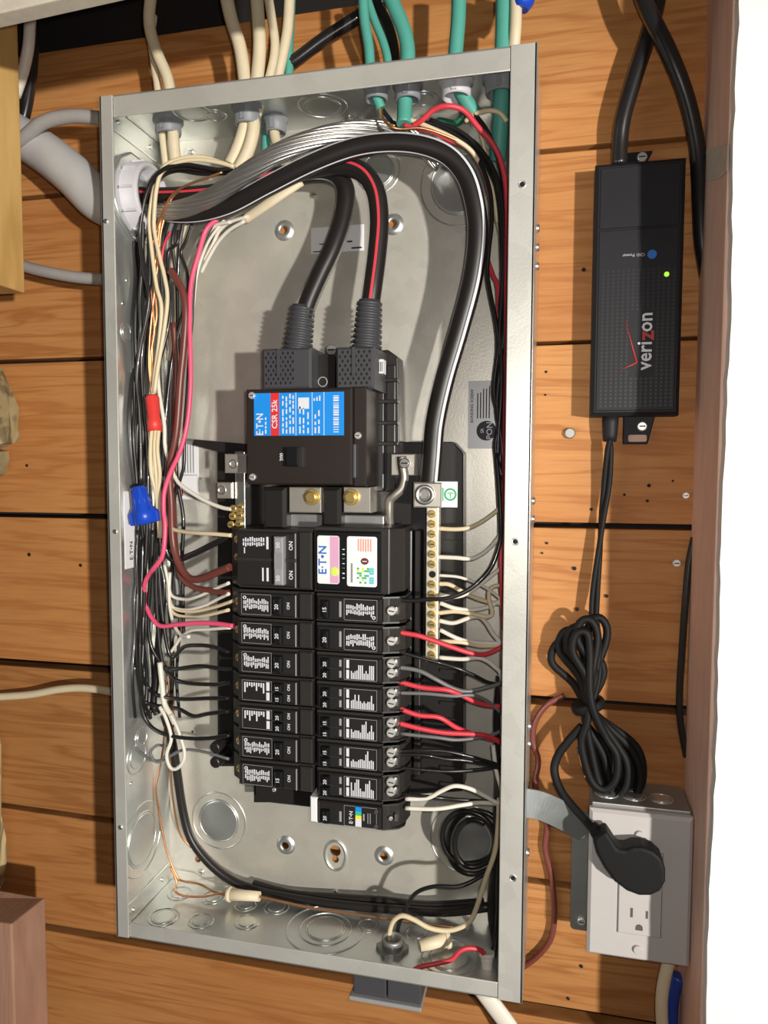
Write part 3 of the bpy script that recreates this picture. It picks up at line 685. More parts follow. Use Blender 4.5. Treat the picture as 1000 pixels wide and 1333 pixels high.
# two-pole breaker with tied grey handle
z1 = P(355, 689, BF).z
root, X, z0, z1 = breaker('L', z1, z1 - zL0 - .0004, 'two-pole black breaker with a tied grey handle and brown wire', 'double_pole', [], None)
zm = (z0 + z1) / 2
MB().box(X['f0'], X['f1'], BF - .001, BF + .0012, zm - .0016, zm + .0016).build('centre_ridge', 'breaker', root, bevel=.0005)
prints(scribble(X['p0'], X['p1'] - .003, zm + .010, z1 - .006, 10, 0) + [(X['p1'] - .002, X['p1'], zm + .009, z1 - .006), (X['p1'] - .002, X['p1'], z0 + .007, zm - .007), (X['p1'] - .006, X['p1'] - .0045, z0 + .007, zm - .007), (X['p0'] + .001, X['p0'] + .002, zm + .005, zm + .010)], BF + .0004, 'ink', root)
prints([(X['t0'] - .002, X['t1'] + .002, z0 + .004, z1 - .004)], BF + .0002, 'hole', root, 'toggle_slot')
tg = MB().bbox(fx(361), fx(373), BF, BF + .007, z0 + .005, z1 - .005, .0012).build('tied_toggle', 'grey_toggle', root)
for k in range(5): MB().box(fx(362.5) + k * .0015, fx(362.5) + k * .0015 + .0007, BF + .007, BF + .0076, zm - .007, zm + .007).build('grip_rib', 'grey_toggle', tg)
for zz in (zm + .0135, zm - .0145): text('50', .005, (fx(367), -BF - .0071, zz), *UP, 'ink', tg)
for zz in (zm + .0125, zm - .0125): text('ON', .005, (fx(380), -BF - .0002, zz), *UP, 'ink', root)
screw((X['f0'] - .0035, -.0745, z1 - .010), (-.6, -.8, 0), .0034, 'brass', root, 'terminal_screw')
# surge protector module
SF = .088
sz1, sz0 = P(455, 687, SF).z, zR0 + .001
sx0, sx1 = fx(407, SF, 730), fx(506, SF, 730)
sp = thing('surge_protector', 'boxy black surge protector with two white label panels and green lamp', 'surge protector', ((sx0 + sx1) / 2, -TD, sz0))
MB().box(sx0, sx1, TD, SF - .004, sz0, sz1).build('case', 'breaker', sp, bevel=.001)
MB().bbox(sx0 + .003, fx(496, SF, 730), SF - .0045, SF, sz0 + .002, sz1 - .003, .0015).build('face', 'toggle', sp)
MB().prismz([(sx1, TD), (sx1, SF - .005), (fx(527, .07, 730), .068), (fx(528, .06, 730), TD)], sz0 + .001, sz1 - .001).build('sloped_end', 'breaker', sp, bevel=.0008)
def rnd(x0, x1, z0, z1, r, n=5):
    out = []
    for cx, cz, a in ((x1 - r, z1 - r, 0), (x0 + r, z1 - r, 90), (x0 + r, z0 + r, 180), (x1 - r, z0 + r, 270)):
        for k in range(n): t = math.radians(a + 90 * k / (n - 1)); out.append((cx + r * math.cos(t), cz + r * math.sin(t)))
    return out
def sy(y): return P(455, y, SF).z
MB().prism(rnd(fx(413.5, SF, 730), fx(442, SF, 730), sy(761), sy(698), .002), SF, SF + .0004).build('label_panel', 'white_label', sp)
MB().prism(rnd(fx(452, SF, 730), fx(491, SF, 730), sy(763), sy(698), .002), SF, SF + .0004).build('label_panel', 'white_label', sp)
dS = SF + .0006
prints([(fx(430, SF, 730), fx(442, SF, 730) - .0004, sy(760), sy(699))], dS, 'pink_label', sp, 'pink_band')
text('E\u00b7T\u2022N', .0098, (fx(421, SF, 730), -dS, sy(730)), *UP, 'blue_ink', sp)
MB().lathe(P(436, 744, SF + .0005), (0, -1, 0), [(0, .0034), (.001, .003), (.0014, .0015)], 18).build('status_lamp', 'led', sp)
ss = MB()
prints([(fx(446, SF, 730), fx(449, SF, 730), sy(752 - k * 6.2), sy(755.5 - k * 6.2) + random.uniform(0, .001) + .0012) for k in range(7)], dS - .0002, 'ink', sp)
prints([(fx(466 + k * 3.2, SF, 730), fx(467.8 + k * 3.2, SF, 730), sy(719 - random.uniform(0, 3)), sy(701)) for k in range(6)], dS, 'salmon_ink', sp)
MB().prism([(P(475, 730, SF).x + .0034 * math.cos(t), sy(730) + .0028 * math.sin(t)) for t in [k * math.pi / 8 for k in range(16)]], SF + .0004, dS).build('round_mark', 'dark_red_ink', sp)
prints([(fx(472, SF, 730), fx(478, SF, 730), sy(730.6), sy(729.4))], dS + .0002, 'ink', sp)
sq = {'green_ink': [], 'cyan_ink': [], 'yellow_ink': []}
for i in range(7):
    for j in range(7):
        r_ = random.random(); mt = 'cyan_ink' if i > 4 and r_ < .85 else ('green_ink' if r_ < .45 else ('yellow_ink' if r_ < .65 else None))
        if mt: sq[mt].append((fx(465 + i * 3.2, SF, 730), fx(468 + i * 3.2, SF, 730), sy(759 - j * 3), sy(756.4 - j * 3)))
for mt, rc in sq.items(): prints(rc, dS, mt, sp, 'printed_blocks')
prints([(fx(457, SF, 730), fx(459.5, SF, 730), sy(758), sy(733))], dS, 'grey_label', sp)

# ================================================================== SERVICE CABLES
def service(label, pts, r, stripes, name='service_cable'):
    pth = pxpath(pts, 8)
    root = thing(name, label, 'cable', pth[-1])
    jk = MB().tube(pth, r, 14).build('jacket', 'w_cable', root)
    for ang, wd, mat in stripes:
        mb = MB(); v = []; f = []
        for i in range(len(pth)):
            t, fr_, sd = frame(pth, i)
            for k in range(4):
                a = ang + wd / r * (k / 3 - .5); v.append(pth[i] + (fr_ * math.cos(a) + sd * math.sin(a)) * (r + .00025))
        for i in range(len(pth) - 1):
            for k in range(3): b = i * 4 + k; f.append((b, b + 1, b + 5, b + 4))
        mb.add(v, f, True); mb.build('stripe', mat, jk)
    return root
service('thick black neutral cable with white stripes arching over to the big neutral lug',
        [(150, 268, .045), (205, 277, .046), (255, 279, .052), (300, 268, .060), (350, 242, .066), (410, 212, .070), (470, 191, .071), (530, 187, .070), (578, 200, .067), (606, 228, .064), (619, 268, .062), (622, 310, .060), (615, 365, .058), (598, 430, .057), (579, 495, .057), (567, 550, .058), (563, 595, .059), (559, 640, .058)],
        .0083, [(-.75, .0026, 'ink'), (1.15, .0012, 'ink')])
service('thick black unstriped hot cable entering the main breaker boot',
        [(150, 262, .035), (205, 262, .036), (280, 256, .040), (350, 240, .042), (405, 226, .043), (436, 229, .044), (450, 248, .046), (447, 282, .049), (434, 322, .054), (416, 360, .058), (401, 395, .061), (393, 425, .062)],
        .0080, [(.95, .0010, 'ink_dim')])
service('thick black hot cable with a red stripe entering the main breaker boot',
        [(150, 252, .050), (210, 256, .050), (290, 250, .052), (370, 228, .054), (430, 216, .055), (468, 222, .056), (488, 246, .057), (494, 285, .058), (491, 330, .060), (486, 370, .062), (482, 400, .062), (480, 425, .062)],
        .0080, [(-.15, .0022, 'w_red')])
# bare stranded ground
core = pxpath([(150, 275, .052), (200, 277, .055), (240, 271, .062), (280, 254, .070), (320, 226, .077), (365, 198, .079), (415, 179, .074), (465, 169, .062), (510, 170, .045), (545, 185, .030), (575, 215, .022)], 8)
bg_ = thing('stranded_ground_cable', 'bare stranded aluminium conductor twisted beside the black neutral cable', 'cable', core[0])
NS = 13
for k in range(NS):
    pth = []
    for i in range(len(core)):
        t, f_, s_ = frame(core, i); a = 2 * math.pi * k / NS + i * .085; pth.append(core[i] + (f_ * math.cos(a) + s_ * math.sin(a)) * .0062)
    MB().tube(pth, .00165, 6).build('strand', 'alu', bg_)
MB().tube(core, .0052, 8).build('core_strand', 'nail', bg_)

# ================================================================== TOP CABLES AND CLAMPS
def jacket_cable(label, pts, r, mat, group=None, flat=1.0, name='sheathed_cable'):
    return wire(label, pts, r, mat, 'cable', group, name, 10, 7, flat)
jacket_cable('cream sheathed cable dropping into the corner clamp nearest the conduit bushing', [(205, -40, .05), (196, 0, .05), (195, 35, .05), (205, 70, .05), (219, 105, .05), (224, 150, .05), (226, 185, .05), (229, 215, .048)], .0052, 'jacket')
jacket_cable('thin cream cable passing close behind the corner cable outside the box', [(200, 20, .038), (197, 50, .038), (201, 85, .04), (205, 112, .042), (210, 160, .045), (214, 195, .045), (217, 220, .043)], .0035, 'jacket')
for k, (pts, r) in enumerate([([(290, -30, .055), (300, 20, .055), (312, 60, .055), (318, 100, .055), (321, 140, .055), (318, 168, .055), (309, 195, .055), (300, 214, .056)], .0058),
                              ([(332, -30, .055), (336, 20, .055), (338, 60, .055), (335, 100, .055), (329, 140, .055), (330, 168, .057), (323, 196, .058), (310, 222, .06)], .0056),
                              ([(345, -30, .048), (353, 20, .048), (358, 60, .048), (352, 97, .05), (338, 140, .053), (326, 170, .052), (318, 196, .052), (306, 212, .052)], .0040)]):
    jacket_cable(['wide cream cable bending through the middle clamp, on its bushing side', 'wide cream cable bending through the middle clamp, on its teal side', 'slim cream cable squeezed behind two wide ones in the middle clamp'][k], pts, r, 'jacket', None)
jacket_cable('short cream cable curving out of the half-open clamp', [(378, -30, .03), (374, 40, .03), (362, 100, .03), (357, 150, .03), (358, 178, .032), (366, 200, .038), (372, 212, .044)], .0048, 'jacket')
jacket_cable('thin teal cable entering beside the cream cables', [(380, -30, .022), (378, 20, .022), (376, 60, .022), (374, 110, .022), (350, 160, .022), (346, 200, .022), (345, 220, .02)], .0042, 'teal')
jacket_cable('thin teal cable with stripped end showing black and bare wires', [(472, -30, .07), (474, 20, .07), (480, 60, .07), (482, 85, .07), (485, 112, .07), (491, 128, .068), (496, 141, .066)], .0042, 'teal')
jacket_cable('slim teal cable tucked beside a black cable at the top of the box', [(475, -10, .05), (487, 25, .05), (499, 55, .05), (505, 80, .05), (505, 110, .05)], .0036, 'teal')
jacket_cable('thick teal cable stripped where red and cream wires leave it', [(500, -30, .062), (512, 5, .062), (526, 40, .062), (531, 70, .062), (528, 110, .062), (527, 140, .062), (526, 162, .064)], .0062, 'teal')
jacket_cable('thick teal cable with dark printing bending toward the box side', [(598, -30, .058), (597, 20, .058), (594, 60, .058), (592, 90, .058), (597, 112, .056), (606, 130, .054), (618, 148, .05)], .0060, 'teal')
jacket_cable('thick teal cable hugging the corner of the box', [(656, -30, .055), (656, 20, .055), (655, 60, .055), (654, 100, .055), (652, 150, .05), (648, 210, .04)], .0068, 'teal')
jacket_cable('green insulated cable running behind the red loop', [(600, 115, .05), (608, 135, .045), (596, 160, .04), (570, 158, .04), (590, 175, .04), (620, 190, .04), (640, 230, .04)], .003, 'green')
jacket_cable('black cable slanting across the boards behind the teal cables', [(360, 90, .02), (382, 80, .02), (420, 52, .02), (462, 25, .02), (500, 0, .02), (530, -20, .02)], .0058, 'w_black')
jacket_cable('black cable curving down among the teal cables', [(480, -10, .035), (492, 10, .035), (505, 35, .035), (512, 62, .035), (514, 90, .035)], .0052, 'w_black')
jacket_cable('pale flat cable hanging under a blue connector', [(672, -20, .06), (672, 10, .06), (671, 40, .06), (668, 75, .055)], .0048, 'jacket')
o = MB().lathe(P(678, 12, .06), P(690, -25, .06) - P(678, 12, .06), [(0, .006), (.006, .0085), (.03, .0085)], 16).build('blue_connector', 'nut_blue'); tag(o, 'dark blue connector on the pale flat cable above the box', 'connector')
def clamp(px, py, d, r, label, mat='clamp', h=.013):
    c = P(px, py, d); c.z = H - T
    root = thing('cable_clamp', label, 'cable clamp', c - Vector((0, 0, h)), 'cable clamps in the top wall')
    MB().lathe(c, (0, 0, -1), [(-.0001, r * 1.18), (.0025, r * 1.18), (.003, r), (h - .002, r), (h, r * .93), (h, r * .8), (.002, r * .8)], 24, False).build('collar', mat, root)
    MB().lathe(c + Vector((0, 0, T)), (0, 0, 1), [(0, r * 1.2), (.0025, r * 1.2), (.003, r * 1.05), (.011, r * .98), (.011, r * .8), (0, r * .8)], 24, False).build('outer_collar', mat, root)
    MB().box(c.x - .002, c.x + .002, -c.y + r * .9, -c.y + r * 1.08, c.z - h * .9, c.z - .002).build('clamp_tab', mat, root)
clamp(219, 160, .048, .0115, 'grey plastic cable clamp in the corner above the conduit bushing')
clamp(322, 135, .055, .0115, 'grey plastic cable clamp gripping the thick bunch of cream cables', h=.016)
clamp(359, 160, .030, .0095, 'half-open grey plastic cable clamp with one short cream cable')
clamp(490, 92, .068, .0095, 'grey plastic cable clamp around the stripped thin teal cable')
clamp(531, 88, .062, .0105, 'grey plastic cable clamp around the teal cable with red wires')
clamp(594, 92, .058, .012, 'grey plastic cable clamp around the printed teal cable', 'bushing')
clamp(652, 92, .055, .0125, 'grey plastic cable clamp in the corner by the drilled flange')

# ================================================================== WIRES BESIDE THE LONG SIDE WALL
r12 = .0019; r14 = .0016
def dz(pts, ds):                      # spread a list of depths over pixel points
    n = len(pts); out = []
    for i, p in enumerate(pts):
        t = i / max(1, n - 1) * (len(ds) - 1); k = min(int(t), len(ds) - 2); out.append((p[0], p[1], ds[k] + (ds[k + 1] - ds[k]) * (t - k)))
    return out
def WIRE(label, pts, ds, r, mat, group=None, cat='wire', **k): return wire(label, dz(pts, ds), r, mat, cat, group, boxed=True, **k)
GB = 'black wires running down beside the side wall'
# from the middle clamp across and down the side
WIRE('black wire leaving the cream bunch and hanging down to the blue wire nut', [(303, 219), (285, 221), (262, 217), (238, 214), (216, 219), (199, 234), (189, 258), (184, 285), (182, 310), (187, 350), (194, 384), (190, 417), (182, 456), (178, 495), (181, 530), (183, 570), (184, 632)], [.066, .074, .066, .06, .058], r12, 'w_black')
WIRE('black wire arching over the bushing and down beside the flange to the blue nut', [(300, 222), (270, 222), (240, 219), (214, 223), (197, 240), (187, 265), (186, 300), (185, 349), (182, 388), (183, 427), (179, 466), (172, 495), (169, 540), (171, 590), (176, 635)], [.062, .07, .06, .056, .056], r12, 'w_black')
WIRE('black wire passing in front of the white bushing toward the lower breakers', [(302, 225), (262, 226), (230, 222), (208, 232), (200, 252), (196, 280), (194, 320), (195, 360), (192, 400), (187, 440), (184, 480), (187, 530), (191, 580), (193, 640), (191, 700), (188, 760), (187, 830), (184, 891), (185, 923), (195, 944), (215, 956), (244, 961), (272, 961), (299, 957)], [.06, .064, .058, .054, .052, .05, .056, .066], r12, 'w_black')
WIRE('cream wire bent over the top of the black pair beside the bushing', [(305, 217), (282, 211), (255, 208), (230, 212), (211, 224), (204, 245), (201, 275), (201, 300), (208, 335), (214, 359), (218, 388), (214, 427), (206, 476), (201, 512)], [.068, .074, .066, .06, .058], r12, 'w_cream')
WIRE('cream wire running straight down in front of the bushing to the red nut', [(296, 214), (265, 205), (238, 206), (215, 216), (203, 238), (196, 270), (195, 300), (203, 368), (210, 398), (208, 437), (202, 485), (199, 514)], [.06, .07, .062, .058, .056], r12, 'w_cream')
WIRE('black wire thin and slack behind the cream wires', [(232, 300), (231, 316), (219, 331), (220, 378), (222, 392), (220, 420), (212, 456), (202, 491), (199, 515)], [.05, .05, .05], r14, 'w_black')
WIRE('black wire curving in behind the brown cable', [(250, 292), (243, 312), (236, 330), (243, 352), (245, 372), (240, 400), (232, 430), (224, 470), (218, 520), (214, 570), (212, 620)], [.05, .045, .042, .042], r14, 'w_black')
WIRE('grey wire hidden deep beside the red nut', [(222, 280), (226, 320), (224, 360), (226, 410), (222, 455), (219, 500), (216, 540), (216, 600), (218, 650), (218, 700)], [.035, .03, .03], r14, 'w_grey')
WIRE('black wire lying next to the pink wire along the back sheet', [(280, 285), (266, 315), (256, 345), (252, 380), (250, 420), (246, 470), (243, 520), (240, 560), (240, 600), (236, 620), (228, 645), (222, 680), (221, 715)], [.05, .045, .045], r14, 'w_black')
WIRE('thin white wire between the pink wire and the back sheet', [(292, 286), (274, 310), (264, 332), (256, 360), (252, 400), (249, 430)], [.045, .04, .038], .0013, 'w_white')
for k, (pts, lab) in enumerate([([(300, 289), (282, 293), (270, 305), (262, 322), (252, 340), (247, 360)], 'cream wire drooping from the bare cable tail, uppermost of three'), ([(322, 282), (300, 289), (286, 300), (277, 318), (266, 340)], 'cream wire drooping from the bare cable tail, outermost of three'), ([(318, 288), (298, 300), (284, 315), (272, 335), (262, 355)], 'cream wire drooping from the bare cable tail, lowest of three')]):
    WIRE(lab, pts, [.05, .042, .036], r14, 'w_white')
wire('flat cream cable sheath cut back below the bare stranded cable', [(318, 286, .045), (345, 268, .05), (368, 252, .05), (392, 236, .045)], .0046, 'jacket', 'cable', None, 'sheathed_cable', 10, 6, .6)
wire('cream cable sheath stub hanging behind the brown cable', [(229, 322, .03), (227, 345, .03), (227, 360, .03), (228, 398, .03), (225, 435, .03), (222, 470, .03)], .0045, 'jacket', 'cable', None, 'sheathed_cable', 10, 6, .6)
wire('cream cable sheath stub just under the white bushing', [(245, 290, .04), (238, 310, .04), (230, 328, .038), (226, 350, .036)], .0042, 'jacket', 'cable', None, 'sheathed_cable', 10, 6, .6)
WIRE('red wire painted overexposed pink, winding down the side and into the second single breaker', [(283, 285), (268, 300), (259, 329), (249, 368), (247, 417), (248, 466), (248, 505), (244, 550), (235, 586), (222, 615), (214, 640), (213, 665), (215, 686), (212, 722), (201, 739), (194, 748), (188, 762), (189, 778), (192, 793), (199, 806), (210, 815), (231, 813), (260, 811), (283, 812), (304, 815)], [.055, .06, .062, .066, .070, .046, .060, .072], .0022, 'w_red_lit')
WIRE('thick brown wire descending to the lower pole of the two-pole breaker', [(222, 352), (230, 364), (238, 380), (242, 407), (239, 456), (235, 495), (230, 560), (223, 598), (221, 625), (223, 655), (224, 690), (227, 715), (235, 739), (248, 753), (262, 753), (280, 746), (300, 738)], [.06, .062, .058, .054, .05, .058, .072], .0035, 'w_brown')
WIRE('thick brown wire curling lower than its twin toward the breaker edge', [(226, 420), (229, 470), (227, 540), (226, 600), (226, 660), (229, 718), (235, 749), (252, 764), (277, 769), (298, 772)], [.045, .04, .04, .05, .066], .0028, 'w_brown')
WIRE('dark red wire glimpsed through the tangle under the bushing', [(222, 302), (214, 318), (211, 335), (212, 352)], [.05, .045], .0013, 'w_red')
WIRE('thick black cable slanting across to the two-pole breaker', [(212, 690), (216, 715), (226, 729), (250, 722), (280, 707), (300, 697)], [.05, .045, .05, .06], .0030, 'w_black')
WIRE('white wire crossing behind the pink wire to the short neutral bar', [(205, 485), (208, 515), (214, 553), (215, 581), (222, 607), (230, 625), (240, 635), (260, 648), (276, 656), (290, 661), (302, 663)], [.05, .05, .055, .06], r12, 'w_white')
WIRE('cream wire level across to the upper pole of the two-pole breaker', [(214, 670), (223, 687), (239, 692), (258, 694), (277, 695), (302, 697)], [.045, .055, .066, .07], r12, 'w_cream')
for k, (pts, lab) in enumerate([([(221, 745), (222, 773), (239, 780), (256, 777), (281, 766), (298, 759)], 'white wire looping up to the two-pole breaker edge'),
                                ([(219, 750), (220, 785), (239, 794), (264, 789), (285, 779), (298, 773)], 'white wire bowed beneath the brown wires to the first single breaker'),
                                ([(218, 755), (224, 789), (248, 796), (277, 791), (304, 782)], 'cream wire landing on the first single breaker terminal'),
                                ([(217, 760), (224, 796), (248, 803), (269, 801), (298, 794)], 'cream wire lowest of the bowed set below the brown wires'),
                                ([(222, 850), (230, 838), (236, 829), (248, 821), (273, 819), (300, 817)], 'cream wire rising to lie under the pink wire'),
                                ([(214, 735), (219, 760), (221, 790), (226, 812), (235, 826), (246, 829)], 'white wire hanging down beside the bowed set')]):
    WIRE(lab, pts, [.04, .042, .055, .068], r14, 'w_cream' if k in (2, 3) else 'w_white')
lowblk = [([(199, 690), (197, 740), (193, 790), (196, 838), (212, 865), (225, 871), (259, 867), (286, 870), (300, 871)], 'black wire swinging level to the third single breaker below the pink wire'),
          ([(205, 700), (208, 760), (214, 820), (223, 855), (240, 842), (259, 840), (278, 842), (298, 849)], 'black wire humped just below the pink wire'),
          ([(203, 705), (204, 780), (209, 850), (219, 876), (238, 888), (278, 891), (298, 889)], 'black wire to the upper half of the marked 15 tandem breaker'),
          ([(180, 692), (181, 760), (182, 830), (184, 875), (193, 895), (206, 905), (236, 910), (270, 909), (298, 909)], 'black wire to the lower half of the marked 15 tandem breaker'),
          ([(186, 700), (184, 780), (182, 850), (184, 895), (189, 914), (215, 920), (233, 923), (252, 932), (271, 929), (298, 926)], 'black wire sagging to the marked 20 tandem breaker')]
for pts, lab in lowblk: WIRE(lab, pts, [.05, .048, .046, .055, .066], r12, 'w_black')
WIRE('grey wire making a small curl before the sixth single breaker', [(178, 975), (190, 985), (200, 990), (212, 988), (218, 975), (205, 970), (196, 980), (204, 992), (220, 985), (240, 976), (267, 979), (298, 988)], [.03, .04, .045, .06], .0014, 'w_grey')
WIRE('white wire tied in a hanging loop near the lower knockout', [(208, 920), (216, 935), (223, 961), (217, 982), (221, 998), (229, 1001), (238, 992), (240, 977), (231, 948), (222, 930)], [.055, .06, .06, .055], .0017, 'w_white')
WIRE('white wire crumpled in the bundle above the hanging loop', [(208, 862), (211, 890), (214, 915), (222, 930), (228, 942)], [.05, .052, .055], .0026, 'w_white')
WIRE('black wire bundle tail pulled down the side wall', [(205, 720), (214, 760), (210, 800), (206, 840), (204, 880), (200, 915), (205, 930)], [.04, .04, .045], .0034, 'w_black')
WIRE('black wire hanging straight from the blue nut to the lower knockouts', [(178, 690), (179, 739), (178, 800), (177, 850), (184, 905), (196, 935)], [.055, .05, .045], r12, 'w_black')
rb = random.Random(11)
dense = ['lying against the side wall sheet', 'behind the cream pair under the bushing', 'behind the red cap', 'between the red cap and the brown wire', 'in the corner crease of the box', 'beside the brown wire near the label', 'passing behind the blue nut', 'crossing the corner crease low down', 'doubling the bundle behind the pink wire', 'furthest back in the side bundle']
for k, lab in enumerate(dense):
    x = 176 + k * 6.2; pts = [(x + 26 - k * 1.5, 268 + rb.uniform(-8, 8))]
    for y in range(310, 860 if k % 2 else 940, 52): pts.append((x + 3 * math.sin(y * .011 + k * 1.9) + rb.uniform(-3.5, 3.5) + (8 if y > 650 and k > 5 else 0), y))
    WIRE('black wire ' + lab, pts, [.05, rb.uniform(.02, .034), rb.uniform(.022, .036), .03], rb.choice((r12, r14, .0022)), 'w_black' if k % 4 != 3 else 'w_grey')
# copper grounds
for k, pts in enumerate([[(215, 262), (208, 290), (198, 320), (194, 349), (199, 400), (201, 430), (196, 466), (197, 516)], [(222, 258), (210, 285), (205, 320), (201, 360), (204, 410), (198, 450), (202, 516)], [(235, 247), (222, 262), (210, 300), (206, 340), (200, 390), (195, 440), (194, 480), (199, 516)]]):
    WIRE(['bare copper wire into the red cap, on its flange side', 'bare copper wire into the red cap, on its breaker side', 'bare copper wire into the red cap, starting furthest up the service cables'][k], pts, [.06, .055, .05], .0010, 'copper', 'copper wires into the red cap')
WIRE('bare copper wire bridging from the cream bunch over the service cables', [(290, 224), (268, 232), (246, 240), (226, 252), (212, 275), (203, 300)], [.07, .072, .07, .06], .0011, 'copper')
WIRE('long bare copper wire descending past the lower side knockout', [(216, 860), (220, 900), (215, 940), (212, 975), (208, 1000), (203, 1027), (207, 1054), (211, 1081), (219, 1113), (230, 1140), (238, 1147), (260, 1151), (281, 1162), (300, 1166)], [.035, .03, .03, .03, .03], .0010, 'copper')
WIRE('bare copper wire dropping behind the thick black cable', [(224, 880), (226, 930), (222, 1000), (227, 1054), (235, 1086), (249, 1103)], [.03, .025, .015], .0010, 'copper')
WIRE('bare copper wire doubled back in a loop then crossing the box floor', [(222, 1128), (230, 1148), (228, 1159), (238, 1166), (265, 1167), (292, 1163), (335, 1167), (400, 1181), (460, 1190), (520, 1198), (600, 1208)], [.03, .035, .035, .03, .03], .0011, 'copper')
WIRE('thick black cable sweeping down the side and along the box floor', [(214, 930), (224, 965), (230, 1000), (238, 1054), (249, 1092), (273, 1124), (305, 1148), (346, 1162), (400, 1172), (460, 1179), (520, 1184), (580, 1187), (640, 1180)], [.03, .02, .018, .02, .022], .0043, 'w_cable')
WIRE('black cable lying just above the floor of the box', [(330, 1150), (380, 1163), (440, 1168), (500, 1172), (560, 1178), (630, 1174)], [.012, .014, .016], .0036, 'w_cable')

# ================================================================== WIRE NUTS
def nut(name, label, p_open, p_tip, r_open, r_tip, mat, wings=0, ridges=10):
    p_open, p_tip = Vector(p_open), Vector(p_tip); ax = p_tip - p_open; L = ax.length
    root = thing(name, label, 'wire nut', p_open)
    MB().lathe(p_open, ax, [(L * .05, r_open * .7), (0, r_open * .78), (0, r_open), (L * .3, r_open), (L * .36, r_open * .86), (L * .93, r_tip), (L, r_tip * .82)], 20).build('shell', mat, root)
    a = ax.normalized(); u = a.cross(Vector((0, -1, 0))).normalized(); w_ = a.cross(u)
    for k in range(ridges):
        t = 2 * math.pi * k / ridges; e = u * math.cos(t) + w_ * math.sin(t)
        MB().tube([p_open + a * L * .38 + e * r_open * .84, p_open + a * L * .93 + e * r_tip], r_tip * .09, 5).build('grip_ridge', mat, root)
    if wings:
        for s_ in (1, -1):
            q = [p_open + u * s_ * r_open * .8, p_open + u * s_ * r_open * 1.5 + a * L * .02, p_open + u * s_ * r_open * 1.55 + a * L * .28, p_open + u * s_ * r_open * .85 + a * L * .48]
            th = w_ * r_open * .28
            MB().add([v + th for v in q] + [v - th for v in q], [(0, 1, 2, 3), (7, 6, 5, 4), (0, 4, 5, 1), (1, 5, 6, 2), (2, 6, 7, 3), (3, 7, 4, 0)]).build('wing', mat, root, bevel=.0006)
    return root
nut('wire_nut', 'big dark blue winged wire nut hanging among black wires', P(190, 682, .074), P(180, 633, .074), .0094, .0064, 'nut_blue', 1)
nut('wire_nut', 'red crimp cap over the copper ground wires', P(202, 562, .066), P(198, 515, .062), .0064, .0062, 'nut_red', 0, 0)
for k, (x, lab) in enumerate([(198, 'cream wire below the red cap on its flange side'), (203, 'cream wire below the red cap in the middle'), (207, 'cream wire below the red cap on its breaker side')]):
    WIRE(lab, [(x, 556), (x - 2, 585), (x - 1 + k, 615), (203 + k * 2, 640), (206 + k * 2, 668), (208 + k, 700)], [.066, .058, .052], r12, 'w_cream')
def crimp(label, p0, p1, r, mat='nut_cream'):
    a, b = Vector(p0), Vector(p1); root = thing('wire_nut', label, 'wire nut', a)
    MB().lathe(a, b - a, [(0, r), ((b - a).length * .5, r * .8), ((b - a).length, r * .72)], 14).build('shell', mat, root)
    MB().lathe(a, b - a, [(-.0004, r * 1.12), (.003, r * 1.12), (.0034, r)], 14).build('rim', mat, root)
crimp('cream crimp sleeve around copper wires on the box floor', P(297, 1164, .032), P(338, 1167, .032), .0062)
crimp('cream wire nut lying near the floor connector', PZ(584, 1222, .012), PZ(546, 1232, .010), .0070)
crimp('white wire nut upright by the corner with red wire', P(634, 1240, .060), P(634, 1268, .064), .0060, 'w_white')

# ================================================================== WIRES TO THE LONG NEUTRAL BAR
neu = [([(572, 688), (593, 689), (610, 687), (626, 680), (647, 665), (655, 655)]), ([(571, 725), (593, 726), (614, 727), (631, 719), (646, 704), (656, 688)]), ([(572, 749), (596, 751), (618, 758), (634, 766), (651, 779), (660, 790)]),
       ([(572, 760), (585, 761), (600, 769), (616, 777), (634, 783), (658, 787)]), ([(572, 774), (590, 777), (609, 772), (634, 754), (649, 742), (658, 735)]), ([(573, 785), (593, 792), (614, 794), (636, 790), (655, 780)]),
       ([(571, 798), (593, 796), (614, 799), (634, 803), (641, 798), (637, 782), (637, 770), (644, 763), (658, 762)]), ([(572, 808), (590, 811), (609, 805), (624, 803), (634, 812), (642, 825), (655, 840)]), ([(573, 820), (593, 830), (609, 835), (630, 837), (656, 838)]), ([(573, 835), (601, 836), (626, 841), (656, 840)]),
       ([(572, 856), (601, 858), (626, 857), (644, 868), (653, 882), (654, 930), (654, 985)])]
nth = ['first', 'second', 'third', 'fourth', 'fifth', 'sixth', 'seventh', 'eighth', 'ninth', 'tenth', 'last']
for k, pts in enumerate(neu):
    WIRE(f'white wire on the long neutral bar, {nth[k]} one down from the big lug', pts, [.052, .052, .045, .04], r12 if k not in (2,) else .0013, 'w_cream' if k % 3 == 0 else 'w_white', 'white wires on the long neutral bar')
